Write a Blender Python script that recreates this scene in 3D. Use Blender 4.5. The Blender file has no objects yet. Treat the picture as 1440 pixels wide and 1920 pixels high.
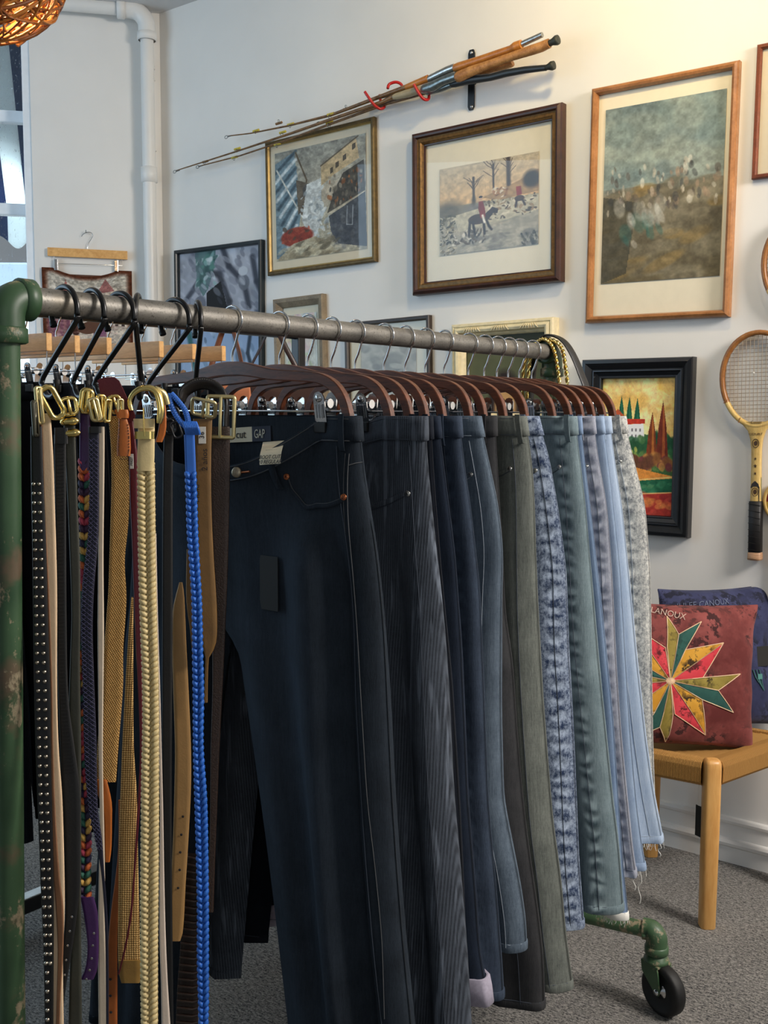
import bpy, bmesh, math, random
import numpy as np
from mathutils import Vector, Matrix

random.seed(7); rng = np.random.default_rng(7)
SC = bpy.context.scene
COL = SC.collection

# ------------------------------------------------------------------ camera
F = 1955.6; CAMZ = 1.43
def _n(v):
    v = np.array(v, float); return v/np.linalg.norm(v)
_X = -_n([-2534, 195, -F]); _Y = _n([1523, 179, -F]); _Z = _n(np.cross(_X, _Y)); _Y = np.cross(_Z, _X)
ROT = np.array([_X, _Y, _Z])                    # camera axes -> room axes (x along the gallery wall, y into it, z up)
EYE = np.array([0.0, 0.0, CAMZ])
cam_d = bpy.data.cameras.new('camera'); cam = bpy.data.objects.new('camera', cam_d); COL.objects.link(cam)
cam_d.sensor_fit = 'AUTO'; cam_d.sensor_width = 36; cam_d.lens = 36*F/1920; cam_d.clip_start = .05
cam.matrix_world = Matrix([list(ROT[i])+[EYE[i]] for i in range(3)]+[[0, 0, 0, 1]])
SC.camera = cam

# ------------------------------------------------------------------ picture -> room helpers
def ray(px, py): return ROT @ (np.array([px-720, 960-py, -F])/F)
def on(px, py, ax, val):
    d = ray(px, py); return EYE+d*((val-EYE[ax])/d[ax])
def at(px, py, depth): return EYE+ray(px, py)*depth      # depth along the viewing axis
def onp(px, py, p0, nrm):
    d = ray(px, py); return EYE+d*(np.dot(np.array(p0)-EYE, nrm)/np.dot(d, nrm))
RIGHT = ROT @ np.array([1., 0, 0]); UP = np.array([0, 0, 1.]); BACK = ROT @ np.array([0, 0, 1.])
FACE = np.array([RIGHT[0], RIGHT[1], 0]); FACE /= np.linalg.norm(FACE)     # level direction across the view
TOV = np.array([FACE[1], -FACE[0], 0])                                      # level direction towards the viewer

# ------------------------------------------------------------------ world, lights, exposure
w = bpy.data.worlds.new('world'); SC.world = w; w.use_nodes = True
bg = w.node_tree.nodes['Background']; bg.inputs[0].default_value = (.80, .91, 1.0, 1); bg.inputs[1].default_value = .23
def area(name, loc, target, size, power, col, size_y=None, spread=180):
    l = bpy.data.lights.new(name, 'AREA'); l.energy = power; l.color = col; l.size = size; l.spread = math.radians(spread)
    if size_y: l.shape = 'RECTANGLE'; l.size_y = size_y
    o = bpy.data.objects.new(name, l); COL.objects.link(o); o.location = loc
    o.rotation_euler = (Vector(target)-Vector(loc)).to_track_quat('-Z', 'Y').to_euler()
    return o
def spot(name, loc, target, power, col, ang=70, blend=.8, r=.05):
    l = bpy.data.lights.new(name, 'SPOT'); l.energy = power; l.color = col; l.spot_size = math.radians(ang); l.spot_blend = blend; l.shadow_soft_size = r
    o = bpy.data.objects.new(name, l); COL.objects.link(o); o.location = loc
    o.rotation_euler = (Vector(target)-Vector(loc)).to_track_quat('-Z', 'Y').to_euler()
    return o
area('window_daylight', (-4.2, -.1, 2.1), (-2.4, 3.0, 1.7), 1.8, 42, (.56, .79, 1.0), 2.4)          # shop window on the left
area('ceiling_panel', (1.30, 2.35, 2.70), (-1.05, 1.95, .6), .75, 92, (1.0, .93, .86), .75)           # ceiling light on the right
area('front_fill', (1.6, -1.2, 2.2), (-.6, 2.2, .9), 1.3, 7, (1.0, .97, .94), 1.3)            # added front fill behind the viewer
area('building_fill', (-8.4, 4.6, 7.5), (-11.3, 6.6, 1.0), 3.0, 900, (.88, .96, 1.0), 3.0)                # added lamp that brightens the building front outside
_a = at(25, 240, 5.5); area('awning_backlight', _a+np.array([-.6, .4, 4.2]), _a+UP*.3, 3.6, 2200, (.86, .95, 1.0), 3.0)  # added lamp that lights the awning canvas from behind
spot('ceiling_spot', (-1.1, 2.35, 3.15), (-1.75, 3.25, 2.55), 46, (1.0, .75, .34), 110, 1.0, .07)
spot('ceiling_spot', (-.1, 1.9, 3.15), (-.8, 3.25, 1.7), 20, (1.0, .88, .70), 95, 1.0, .06)
SC.view_settings.view_transform = 'Standard'; SC.view_settings.look = 'None'
SC.view_settings.exposure = 0.12; SC.view_settings.gamma = 1.0; SC.view_settings.use_curve_mapping = False

# ------------------------------------------------------------------ object helpers
ORG = {}
def tag(o, label=None, cat=None, group=None, kind=None):
    for k, v in (('label', label), ('category', cat), ('group', group), ('kind', kind)):
        if v: o[k] = v
    return o
def thing(name, label, cat, loc, group=None):
    o = bpy.data.objects.new(name, None); COL.objects.link(o); o.location = Vector(loc); o.empty_display_size = .05
    ORG[o.name] = np.array(loc, float); return tag(o, label, cat, group)
def copy_tree(o, parent=None):
    c = o.copy(); COL.objects.link(c); c.parent = parent
    for ch in o.children: copy_tree(ch, c)
    return c
class M:
    """collects shapes and links them as one mesh object"""
    def __init__(s): s.v = []; s.f = []; s.mi = []; s.sm = []; s.uv = []; s.n = 0; s.hasuv = False
    def add(s, V, Fc, mi=0, smooth=True, uv=None):
        b = s.n; V = [tuple(map(float, p)) for p in V]
        s.v += V; s.n += len(V)
        for k, f in enumerate(Fc):
            s.f.append([b+i for i in f]); s.mi.append(mi); s.sm.append(smooth)
        if uv is not None: s.hasuv = True; s.uv += [tuple(u) for u in uv]
        else: s.uv += [(0., 0.)]*len(V)
        return s
    def grid(s, P, mi=0, smooth=True, closeu=False, closev=False, uv=None, skip=None):
        P = np.asarray(P, float); R_, C_ = P.shape[:2]; fs = []
        for i in range(R_-(0 if closeu else 1)):
            for j in range(C_-(0 if closev else 1)):
                if skip and skip(i, j): continue
                fs.append((i*C_+j, i*C_+(j+1) % C_, ((i+1) % R_)*C_+(j+1) % C_, ((i+1) % R_)*C_+j))
        return s.add(P.reshape(-1, 3), fs, mi, smooth, None if uv is None else np.asarray(uv).reshape(-1, 2))
    def tube(s, pts, r, n=8, closed=False, mi=0, cap=True, wdir=None, flat=1.0):
        pts = np.array(pts, float); N = len(pts); r = np.broadcast_to(np.array(r, float), (N,))
        if closed: T = np.roll(pts, -1, 0)-np.roll(pts, 1, 0)
        else: T = np.gradient(pts, axis=0)
        T /= np.linalg.norm(T, axis=1)[:, None]+1e-12
        u = np.array(wdir, float) if wdir is not None else (np.array([0, 0, 1.]) if abs(T[0][2]) < .9 else np.array([1., 0, 0]))
        a = np.arange(n)/n*2*math.pi; P = np.zeros((N, n, 3))
        for i in range(N):
            u = u-T[i]*np.dot(u, T[i]); u /= np.linalg.norm(u)+1e-12; b = np.cross(T[i], u)
            P[i] = pts[i]+r[i]*(np.cos(a)[:, None]*u+flat*np.sin(a)[:, None]*b)
            if wdir is not None and i < N-1: u = np.array(wdir, float)
        s.grid(P, mi, True, closed, True)
        if cap and not closed:
            s.add(P[0], [tuple(range(n))[::-1]], mi, False); s.add(P[-1], [tuple(range(n))], mi, False)
        return s
    def box(s, c, d, bev=0.0, axes=None, mi=0):
        """box at centre c with sizes d, chamfered edges; axes are the three unit directions"""
        A = np.eye(3) if axes is None else np.array(axes, float)
        bm = bmesh.new(); bmesh.ops.create_cube(bm, size=1)
        for v in bm.verts: v.co = Vector((v.co.x*d[0], v.co.y*d[1], v.co.z*d[2]))
        if bev: bmesh.ops.bevel(bm, geom=list(bm.edges), offset=bev, segments=2, affect='EDGES', profile=.6)
        V = [np.array(c, float)+np.array(v.co) @ A for v in bm.verts]
        bm.verts.index_update()
        s.add(V, [[v.index for v in f.verts] for f in bm.faces], mi, False); bm.free(); return s
    def lathe(s, prof, c, axis=(0, 0, 1), n=20, mi=0):
        """prof: (radius, height) along axis from c"""
        ax = _n(axis); u = _n(np.cross(ax, [0, 0, 1.])) if abs(ax[2]) < .9 else np.array([1., 0, 0]); b = np.cross(ax, u)
        a = np.arange(n)/n*2*math.pi; ring = np.cos(a)[:, None]*u+np.sin(a)[:, None]*b
        P = np.array([np.array(c, float)+h*ax+r*ring for r, h in prof])
        return s.grid(P, mi, True, False, True)
    def prism(s, poly, ax_u, ax_v, ax_n, c, t, mi=0, smooth=False):
        """flat outline poly (u, v) with thickness t along ax_n"""
        c = np.array(c, float); k = len(poly)
        A = [c+np.array(ax_u)*p[0]+np.array(ax_v)*p[1]+np.array(ax_n)*t/2 for p in poly]
        B = [p-np.array(ax_n)*t for p in A]
        s.add(A+B, [tuple(range(k)), tuple(range(2*k-1, k-1, -1))], mi, False)
        s.add(A+B, [(i, i+k, (i+1) % k+k, (i+1) % k) for i in range(k)], mi, smooth)
        return s
    def obj(s, name, mats, parent=None, label=None, kind=None, cat=None, group=None):
        me = bpy.data.meshes.new(name); V = s.v; top = parent
        if parent is not None:
            while top.parent: top = top.parent
            o0 = ORG[top.name]; V = (np.array(V)-o0).tolist()
        me.from_pydata(V, [], s.f)
        mats = mats if isinstance(mats, (list, tuple)) else [mats]
        for m in mats: me.materials.append(m)
        me.polygons.foreach_set('material_index', s.mi); me.polygons.foreach_set('use_smooth', s.sm)
        if s.hasuv:
            ul = me.uv_layers.new(name='UVMap'); li = np.zeros(len(me.loops), int); me.loops.foreach_get('vertex_index', li)
            ul.data.foreach_set('uv', np.array(s.uv)[li].ravel())
        me.update()
        o = bpy.data.objects.new(name, me); COL.objects.link(o); o.parent = parent
        ORG[o.name] = np.zeros(3)
        return tag(o, label, cat, group, kind)

# ------------------------------------------------------------------ materials
def srgb(r, g=None, b=None):
    c = np.array([r, g, b] if g is not None else r, float)/255
    return np.where(c <= .04045, c/12.92, ((c+.055)/1.055)**2.4)
def rgba(c): return tuple(srgb(*c))+(1,)
class NT:
    def __init__(s, name):
        s.m = bpy.data.materials.new(name); s.m.use_nodes = True; s.t = s.m.node_tree
        s.b = s.t.nodes['Principled BSDF']; s.out = s.t.nodes['Material Output']
    def node(s, ty, **kw):
        nd = s.t.nodes.new(ty)
        for k, v in kw.items():
            if k.startswith('i_'): nd.inputs[int(k[2:])].default_value = v
            else: setattr(nd, k, v)
        return nd
    def link(s, a, b): s.t.links.new(a, b); return s
    def val(s, x, sock):
        if hasattr(x, 'is_output'): s.link(x, sock)
        else: sock.default_value = x
    def math(s, op, a, b=0.0, c=0.0, clamp=False):
        nd = s.node('ShaderNodeMath', operation=op, use_clamp=clamp)
        s.val(a, nd.inputs[0]); s.val(b, nd.inputs[1]); s.val(c, nd.inputs[2]); return nd.outputs[0]
    def mix(s, f, a, b, mode='MIX'):
        nd = s.node('ShaderNodeMix', data_type='RGBA', blend_type=mode)
        s.val(f, nd.inputs[0])
        for x, k in ((a, 6), (b, 7)): s.val(x if hasattr(x, 'is_output') else tuple(x), nd.inputs[k])
        return nd.outputs[2]
    def coord(s, kind='Object', scale=(1, 1, 1)):
        tc = s.node('ShaderNodeTexCoord'); mp = s.node('ShaderNodeMapping'); mp.inputs['Scale'].default_value = scale
        s.link(tc.outputs[kind], mp.inputs[0]); return mp.outputs[0]
    def noise(s, vec, scale, detail=3, rough=.55):
        nd = s.node('ShaderNodeTexNoise'); nd.inputs['Scale'].default_value = scale; nd.inputs['Detail'].default_value = detail
        nd.inputs['Roughness'].default_value = rough; s.link(vec, nd.inputs['Vector']); return nd.outputs['Fac']
    def ramp(s, x, lo, hi, a=0.0, b=1.0):
        nd = s.node('ShaderNodeMapRange', clamp=True); s.val(x, nd.inputs[0])
        for i, v in enumerate((lo, hi, a, b)): nd.inputs[i+1].default_value = v
        return nd.outputs[0]
    def bump(s, h, strength=.3, dist=.002):
        nd = s.node('ShaderNodeBump'); nd.inputs['Strength'].default_value = strength; nd.inputs['Distance'].default_value = dist
        s.link(h, nd.inputs['Height']); s.link(nd.outputs[0], s.b.inputs['Normal']); return s
    def fin(s, col=None, rough=.5, metal=0.0, spec=.5, sheen=0.0):
        if col is not None: s.val(col if hasattr(col, 'is_output') else tuple(col), s.b.inputs['Base Color'])
        s.val(rough, s.b.inputs['Roughness']); s.val(metal, s.b.inputs['Metallic']); s.b.inputs['Specular IOR Level'].default_value = spec
        if sheen: s.b.inputs['Sheen Weight'].default_value = sheen
        return s.m
def plain(name, c, rough=.5, metal=0., var=.12, scale=30, bump=0., bscale=200, spec=.5, stretch=(1, 1, 1)):
    t = NT(name); v = t.coord('Object', stretch); nz = t.noise(v, scale)
    a = np.array(rgba(c)); lo = tuple(a[:3]*(1-var))+(1,); hi = tuple(np.clip(a[:3]*(1+var), 0, 1))+(1,)
    col = t.mix(t.ramp(nz, .3, .7), lo, hi)
    if bump: t.bump(t.noise(v, bscale, 2), bump)
    return t.fin(col, rough, metal, spec)
def wood(name, c0, c1, rough=.4, scale=6, stretch=(1, 1, 14), spec=.5):
    t = NT(name); v = t.coord('Object', stretch); n1 = t.noise(v, scale, 5, .6); n2 = t.noise(v, scale*7, 2)
    f = t.math('ADD', t.math('MULTIPLY', n1, .7), t.math('MULTIPLY', n2, .3))
    t.bump(n2, .08, .001)
    return t.fin(t.mix(t.ramp(f, .34, .66), rgba(c0), rgba(c1)), rough, 0, spec)
def denim(name, dark, light, fade=.35, acid=0.0, pucker=0.0, useam=.43, slub=.5, streak=0.0, warm=None):
    """dark / light yarn colours; fade follows the wear on the thigh; pucker = worn ripples beside the side seam"""
    t = NT(name); tc = t.node('ShaderNodeTexCoord'); sp = t.node('ShaderNodeSeparateXYZ'); t.link(tc.outputs['UV'], sp.inputs[0]); u, d = sp.outputs[0], sp.outputs[1]
    o1 = t.coord('Object', (1, 1, .12)); yarn = t.noise(o1, 900, 2, .6); slubn = t.noise(t.coord('Object', (1, 1, .05)), 260, 3, .6)
    cross = t.noise(t.coord('Object', (.12, .12, 1)), 700, 2)
    blot = t.noise(t.coord('Object'), 14, 4, .6); fine = t.noise(t.coord('Object', (1, 1, .8)), 170, 4, .75)
    wear = t.math('MULTIPLY', t.math('SUBTRACT', 1.0, t.math('ABSOLUTE', t.math('MULTIPLY', t.math('SUBTRACT', u, .25), 4.2))), 1.0, clamp=True)
    wear = t.math('MULTIPLY', wear, t.ramp(t.math('ABSOLUTE', t.math('SUBTRACT', d, .5)), .1, .45, 1, .15))
    base = t.math('MULTIPLY', wear, fade)
    base = t.math('ADD', base, t.math('MULTIPLY', t.math('SUBTRACT', yarn, .5), .55*slub+.15))
    base = t.math('ADD', base, t.math('MULTIPLY', t.math('SUBTRACT', slubn, .5), .9*slub))
    base = t.math('ADD', base, t.math('MULTIPLY', t.math('SUBTRACT', cross, .5), .35*slub))
    base = t.math('ADD', base, t.math('MULTIPLY', t.math('SUBTRACT', blot, .5), (.45+.35*acid)))
    base = t.math('ADD', base, .36)
    if acid: base = t.math('ADD', base, t.math('MULTIPLY', t.math('SUBTRACT', t.ramp(fine, .4, .6), .5), acid))
    if streak:
        st = t.ramp(t.noise(t.coord('Object', (1, 1, .07)), 85, 2, .5), .58, .68); base = t.math('ADD', base, t.math('MULTIPLY', st, streak))
        rib = t.node('ShaderNodeTexWave', bands_direction='X'); rib.inputs['Scale'].default_value = 85; rib.inputs['Distortion'].default_value = .8; t.link(t.coord('Object', (1, .5, .02)), rib.inputs[0])
        base = t.math('ADD', base, t.math('MULTIPLY', t.math('SUBTRACT', rib.outputs['Fac'], .5), .28))
    if pucker:
        nu = t.math('ABSOLUTE', t.math('SUBTRACT', u, useam)); m = t.ramp(nu, .008, .030, 1, 0)
        wob = t.noise(t.coord('Object', (1, 1, 1)), 22, 2)
        sn = t.math('SINE', t.math('MULTIPLY', t.math('ADD', d, t.math('MULTIPLY', wob, .05)), 2*math.pi/.031))
        base = t.math('ADD', base, t.math('MULTIPLY', t.math('MULTIPLY', m, sn), pucker))
        base = t.math('ADD', base, t.math('MULTIPLY', m, pucker*.35))
    col = t.mix(t.math('ADD', base, 0, clamp=True), rgba(dark), rgba(light))
    hgt = t.math('ADD', t.math('MULTIPLY', yarn, .5), t.math('MULTIPLY', slubn, .5))
    if pucker: hgt = t.math('ADD', hgt, t.math('MULTIPLY', t.math('MULTIPLY', m, sn), 1.4))
    t.bump(hgt, .4, .0016)
    return t.fin(col, .88, 0, .15, .0)

WHITE_WALL = plain('wall_paint', (232, 229, 224), .55, var=.03, scale=3, bump=.06, bscale=35)
WHITE_TRIM = plain('trim_paint', (228, 226, 222), .38, var=.03, scale=8, bump=.05, bscale=25)
CEIL = plain('ceiling_paint', (205, 205, 205), .8, var=.03)
def carpet():
    t = NT('carpet'); v = t.coord('Object'); a = t.noise(v, 210, 3, .8); b = t.noise(t.coord('Object', (1, 2.4, 1)), 75, 3, .7); c = t.noise(v, 2.2, 3)
    f = t.math('ADD', t.math('MULTIPLY', a, .5), t.math('MULTIPLY', b, .5)); f = t.math('ADD', f, t.math('MULTIPLY', t.math('SUBTRACT', c, .5), .15))
    t.bump(f, .9, .006)
    return t.fin(t.mix(t.ramp(f, .40, .62), rgba((52, 53, 55)), rgba((168, 164, 158))), .95, 0, .1)
CARPET = carpet()
def painted_green():
    t = NT('chipped_green_paint'); v = t.coord('Object', (1, 1, .45)); a = t.noise(v, 26, 6, .65); c = t.noise(t.coord('Object'), 90, 3, .7); b = t.noise(t.coord('Object'), 6, 3)
    k = t.ramp(t.math('ADD', t.math('MULTIPLY', a, .75), t.math('MULTIPLY', c, .25)), .55, .60)
    col = t.mix(t.ramp(b, .3, .7), rgba((42, 70, 45)), rgba((78, 106, 74)))
    col = t.mix(t.ramp(t.noise(t.coord('Object', (1, 1, 1)), 11, 4, .6), .56, .68, 0, .75), col, rgba((104, 82, 66)))
    col = t.mix(k, col, t.mix(c, rgba((96, 84, 62)), rgba((165, 152, 124))))
    t.bump(t.math('SUBTRACT', 1.0, k), .25, .001)
    return t.fin(col, t.math('ADD', t.math('MULTIPLY', k, .2), .42), 0, .5)
GREEN = painted_green()
def steel_rail():
    t = NT('worn_steel'); v = t.coord('Object', (1, .25, 1)); a = t.noise(v, 40, 5, .7); b = t.noise(t.coord('Object'), 260, 3, .7); g = t.noise(t.coord('Object'), 7, 3, .5)
    col = t.mix(t.ramp(a, .3, .7), rgba((92, 90, 86)), rgba((142, 138, 130)))
    col = t.mix(t.ramp(b, .55, .7), col, rgba((72, 68, 60))); col = t.mix(t.ramp(g, .6, .75, 0, .5), col, rgba((128, 112, 84)))
    t.bump(b, .15, .0006); return t.fin(col, .48, .55, .5)
STEEL = steel_rail()
CHROME = plain('chrome', (205, 205, 205), .12, 1.0, var=.05)
BRASS = plain('polished_brass', (232, 205, 128), .2, 1.0, var=.06)
OLDBRASS = plain('brushed_gold', (222, 204, 150), .34, 1.0, var=.08)
BLACKM = plain('black_steel', (14, 14, 15), .28, 0, var=.1)
BLACKRUB = plain('black_rubber', (12, 12, 12), .6, 0)
HANGWOOD = wood('dark_stained_hanger_wood', (58, 28, 15), (122, 66, 38), .46, 10, (1, 6, 6))
LIGHTWOOD = wood('light_hanger_wood', (206, 146, 80), (238, 188, 120), .4, 6, (1.5, 10, 10))

def glassmat():
    t = NT('picture_glass'); tr = t.node('ShaderNodeBsdfTransparent'); gl = t.node('ShaderNodeBsdfGlossy'); gl.inputs['Roughness'].default_value = .015
    fr = t.node('ShaderNodeLayerWeight'); fr.inputs[0].default_value = .12; mx = t.node('ShaderNodeMixShader')
    t.link(t.math('ADD', t.math('MULTIPLY', fr.outputs['Fresnel'], .22), .045), mx.inputs[0]).link(tr.outputs[0], mx.inputs[1]).link(gl.outputs[0], mx.inputs[2]).link(mx.outputs[0], t.out.inputs[0]); return t.m
GLASS = glassmat()
def paintmat():
    t = NT('printed_colours'); a = t.node('ShaderNodeAttribute'); a.attribute_name = 'Col'
    return t.fin(a.outputs['Color'], .6, 0, .2)
PRINT = paintmat()

# ------------------------------------------------------------------ room shell
WY = 3.25; CX = -3.815; CH = 3.225
DL = np.array([-.64, -.768, 0]); DL /= np.linalg.norm(DL); NL = np.array([-DL[1], DL[0], 0])   # left wall: run and inward normal
P0L = np.array([CX, WY, 0])
def onl(px, py, off=0.0): return onp(px, py, P0L+NL*off, NL)
M().box((-.6, .2, -.03), (9.5, 7.2, .06)).obj('floor', CARPET, kind='structure')
M().box((-.6, .4, CH+.03), (9.5, 6.4, .06)).obj('ceiling', CEIL, kind='structure')
M().box(((CX+3.2)/2-.1, WY+.1, CH/2), (3.2-CX+.2, .2, CH)).obj('wall_right', WHITE_WALL, kind='structure')
tw = np.dot(onl(60, 300)-P0L, DL)                # the solid pier between the corner and the window
M().box(P0L+DL*(tw/2)-NL*.15+UP*CH/2, (tw, .3, CH), axes=[DL, NL, UP]).obj('wall_left', WHITE_WALL, kind='structure')
# skirting: a tall board with a bead on top and a ledge bead below
b = M(); prof = [(0, .0), (.022, .0), (.022, .052), (.03, .058), (.032, .068), (.026, .076), (.014, .08), (.012, .122), (.018, .128), (.019, .136), (.012, .143), (0, .145)]
xs = (CX+.02, 3.2)
b.grid([[(x, WY-p[0], p[1]) for p in prof] for x in xs], smooth=False)
b.obj('baseboard_right', WHITE_TRIM, kind='structure')
b = M(); b.grid([[P0L+DL*t+NL*p[0]+UP*p[1] for p in prof] for t in (.03, tw)], smooth=False); b.obj('baseboard_left', WHITE_TRIM, kind='structure')

# window: white jamb, transoms, panes; a striped awning and the street outside
WINF = plain('window_paint', (236, 240, 244), .35, var=.03)
wi = thing('window_1', None, None, P0L+DL*tw); wi['kind'] = 'structure'
WD = DL.copy()                                    # run of the glazing, set back from the pier face
wb = P0L+DL*tw-NL*.16
WL = 1.7
def wpt(t, z, off=0.0): return wb+DL*t+UP*z+NL*off
M().box(wpt(.018, 1.6), (.036, .30, 3.2), .004, [DL, NL, UP]).obj('window_jamb', WINF, wi)
M().box(wpt(WL, 1.6), (.06, .12, 3.2), .004, [DL, NL, UP]).obj('window_jamb', WINF, wi)
zt = [onp(30, y, wb, NL)[2] for y in (221, 394)]
for z in zt: M().box(wpt(WL/2, z), (WL, .05, .052), .004, [DL, NL, UP]).obj('transom', WINF, wi)
M().box(wpt(WL/2, .5), (WL, .22, .06), .004, [DL, NL, UP]).obj('window_sill', WINF, wi)
M().box(wpt(WL/2, .24), (WL, .1, .48), 0, [DL, NL, UP]).obj('window_apron', WHITE_WALL, wi)
zs = [.53]+sorted(zt)+[3.15]
PANE = None
def dusty_glass():
    t = NT('dusty_glass'); tr = t.node('ShaderNodeBsdfTransparent'); gl = t.node('ShaderNodeBsdfGlossy'); gl.inputs['Roughness'].default_value = .02
    df = t.node('ShaderNodeBsdfDiffuse'); df.inputs[0].default_value = (.75, .82, .9, 1)
    fr = t.node('ShaderNodeFresnel'); fr.inputs[0].default_value = 1.45; mx = t.node('ShaderNodeMixShader'); m2 = t.node('ShaderNodeMixShader')
    n1 = t.ramp(t.noise(t.coord('Object', (1, 1, .4)), 130, 3, .7), .62, .72, .02, .5)
    t.link(n1, mx.inputs[0]).link(tr.outputs[0], mx.inputs[1]).link(df.outputs[0], mx.inputs[2])
    t.link(fr.outputs[0], m2.inputs[0]).link(mx.outputs[0], m2.inputs[1]).link(gl.outputs[0], m2.inputs[2]).link(m2.outputs[0], t.out.inputs[0]); return t.m
DUSTY = dusty_glass()
for z0, z1 in zip(zs[:-1], zs[1:]): M().box(wpt(WL/2, (z0+z1)/2), (WL, .005, z1-z0), 0, [DL, NL, UP]).obj('pane', DUSTY, wi)
# awning: its underside seen through the glass, dark and white stripes, scalloped valance
def canvas(name, c):
    t = NT(name); d_ = t.node('ShaderNodeBsdfDiffuse'); q_ = t.node('ShaderNodeBsdfTranslucent'); x_ = t.node('ShaderNodeMixShader'); x_.inputs[0].default_value = .6
    for n__ in (d_, q_): n__.inputs[0].default_value = rgba(c)
    t.link(d_.outputs[0], x_.inputs[1]).link(q_.outputs[0], x_.inputs[2]).link(x_.outputs[0], t.out.inputs[0]); return t.m
AWD = canvas('awning_navy_canvas', (62, 84, 122)); AWW = canvas('awning_white_canvas', (238, 248, 250))
aw = thing('awning', 'navy and white striped shop awning outside the window', 'awning', wpt(.4, 2.2, -.5))
def awp(px, py):
    t = (py-60)/(398-60); d = 5.0+1.0*t; return at(px, py, d)
edges = [(-150, -118), (-120, -70), (-86, -14), (-50, 13), (10, 50), (53, 92), (102, 128), (140, 170)]
edges = [(-95, -68), (-62, -28), (-30, 14), (14, 50), (48, 84), (82, 118)]
for k, (a, c) in enumerate(edges):
    a2 = edges[k+1] if k+1 < len(edges) else (a+34, c+34)
    m = M(); P = [[awp(a, 60), awp(a2[0], 60)], [awp(c, 398), awp(a2[1], 398)]]
    up = np.array([0, 0, .012]); q = [P[0][0], P[0][1], P[1][1], P[1][0]]
    m.add(q+[p+up for p in q], [(0, 1, 2, 3), (7, 6, 5, 4), (0, 4, 5, 1), (1, 5, 6, 2), (2, 6, 7, 3), (3, 7, 4, 0)], 0, False)
    m.obj('stripe', AWW if k % 2 == 0 else AWD, aw)
    m = M(); A = awp(c, 398); B = awp(a2[1], 398); nn = 8; rows = []
    for i in range(nn+1):
        p = A+(B-A)*i/nn; drop = .165+.04*math.sin(math.pi*i/nn)*(1 if k % 2 == 0 else -.9)
        rows.append([p, p-UP*drop])
    P2 = np.array(rows); m.grid(P2, smooth=False); m.grid(P2+NL*.006, smooth=False); m.obj('valance', AWW if k % 2 == 0 else AWD, aw)
BLD = plain('street_render', (120, 140, 158), .8, var=.1, scale=2)
bd = thing('building', 'pale blue grey street front seen low through the window', 'building', at(-60, 660, 12)*np.array([1, 1, 0]))
A = at(-260, 505, 12); B = at(110, 505, 12)
c = (A+B)/2; mid = np.array([c[0], c[1], 0])
M().box(mid+UP*(at(0, 545, 12)[2]/2+.0), (4.2, .5, at(0, 545, 12)[2]), .02, [FACE, -TOV, UP]).obj('wall', plain('pale_street_wall', (226, 238, 244), .8), bd)
M().box(mid+UP*((at(0, 500, 12)[2]+at(0, 545, 12)[2])/2), (4.4, .7, at(0, 500, 12)[2]-at(0, 545, 12)[2]), .02, [FACE, -TOV, UP]).obj('fascia', BLD, bd)

# drain pipe in the corner
pp = thing('drain_pipe', 'white painted drain pipe running along the ceiling and down the corner', 'pipe', onl(282, 400)*np.array([1, 1, 0])+NL*.07)
pc = onl(281, 400, .07); pc0 = np.array([pc[0], pc[1], 0]); pr = .029
M().tube([pc0+UP*.02, pc0+UP*(onp(200, 14, pc0, NL)[2]-.10)], pr, 20).obj('pipe', WHITE_TRIM, pp)
zc = onp(281, 328, pc0, NL)[2]
M().lathe([(pr, -.035), (pr+.007, -.033), (pr+.007, .033), (pr, .035)], pc0+UP*zc, n=20).obj('coupling', WHITE_TRIM, pp)
zh = onp(200, 14, pc0, NL)[2]
el = M(); arc = [pc0+UP*(zh-.07+.07*math.sin(a))+DL*(.07-.07*math.cos(a)) for a in np.linspace(0, math.pi/2, 9)]
el.tube([pc0+UP*(zh-.12)]+arc+[pc0+UP*zh+DL*.12], pr+.009, 20)
for c_, ax in ((pc0+UP*(zh-.11), UP), (pc0+UP*zh+DL*.11, DL)): el.lathe([(pr+.009, -.018), (pr+.014, -.016), (pr+.014, .016), (pr+.009, .018)], c_, ax, 20)
el.obj('elbow', WHITE_TRIM, pp)
M().tube([pc0+UP*zh+DL*.06, pc0+UP*zh+DL*(tw-.0)], pr, 20).obj('pipe', WHITE_TRIM, pp)
cd = P0L+DL*.045+NL*.03
M().tube([cd+UP*.02, cd+UP*3.19], .014, 14).obj('conduit', WHITE_TRIM, pp)
for z in (2.98, 2.93, 2.62, 1.9): M().box(cd+UP*z-NL*.01, (.045, .02, .016), .003, [DL, NL, UP]).obj('pipe_clip', WHITE_TRIM, pp)

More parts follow.
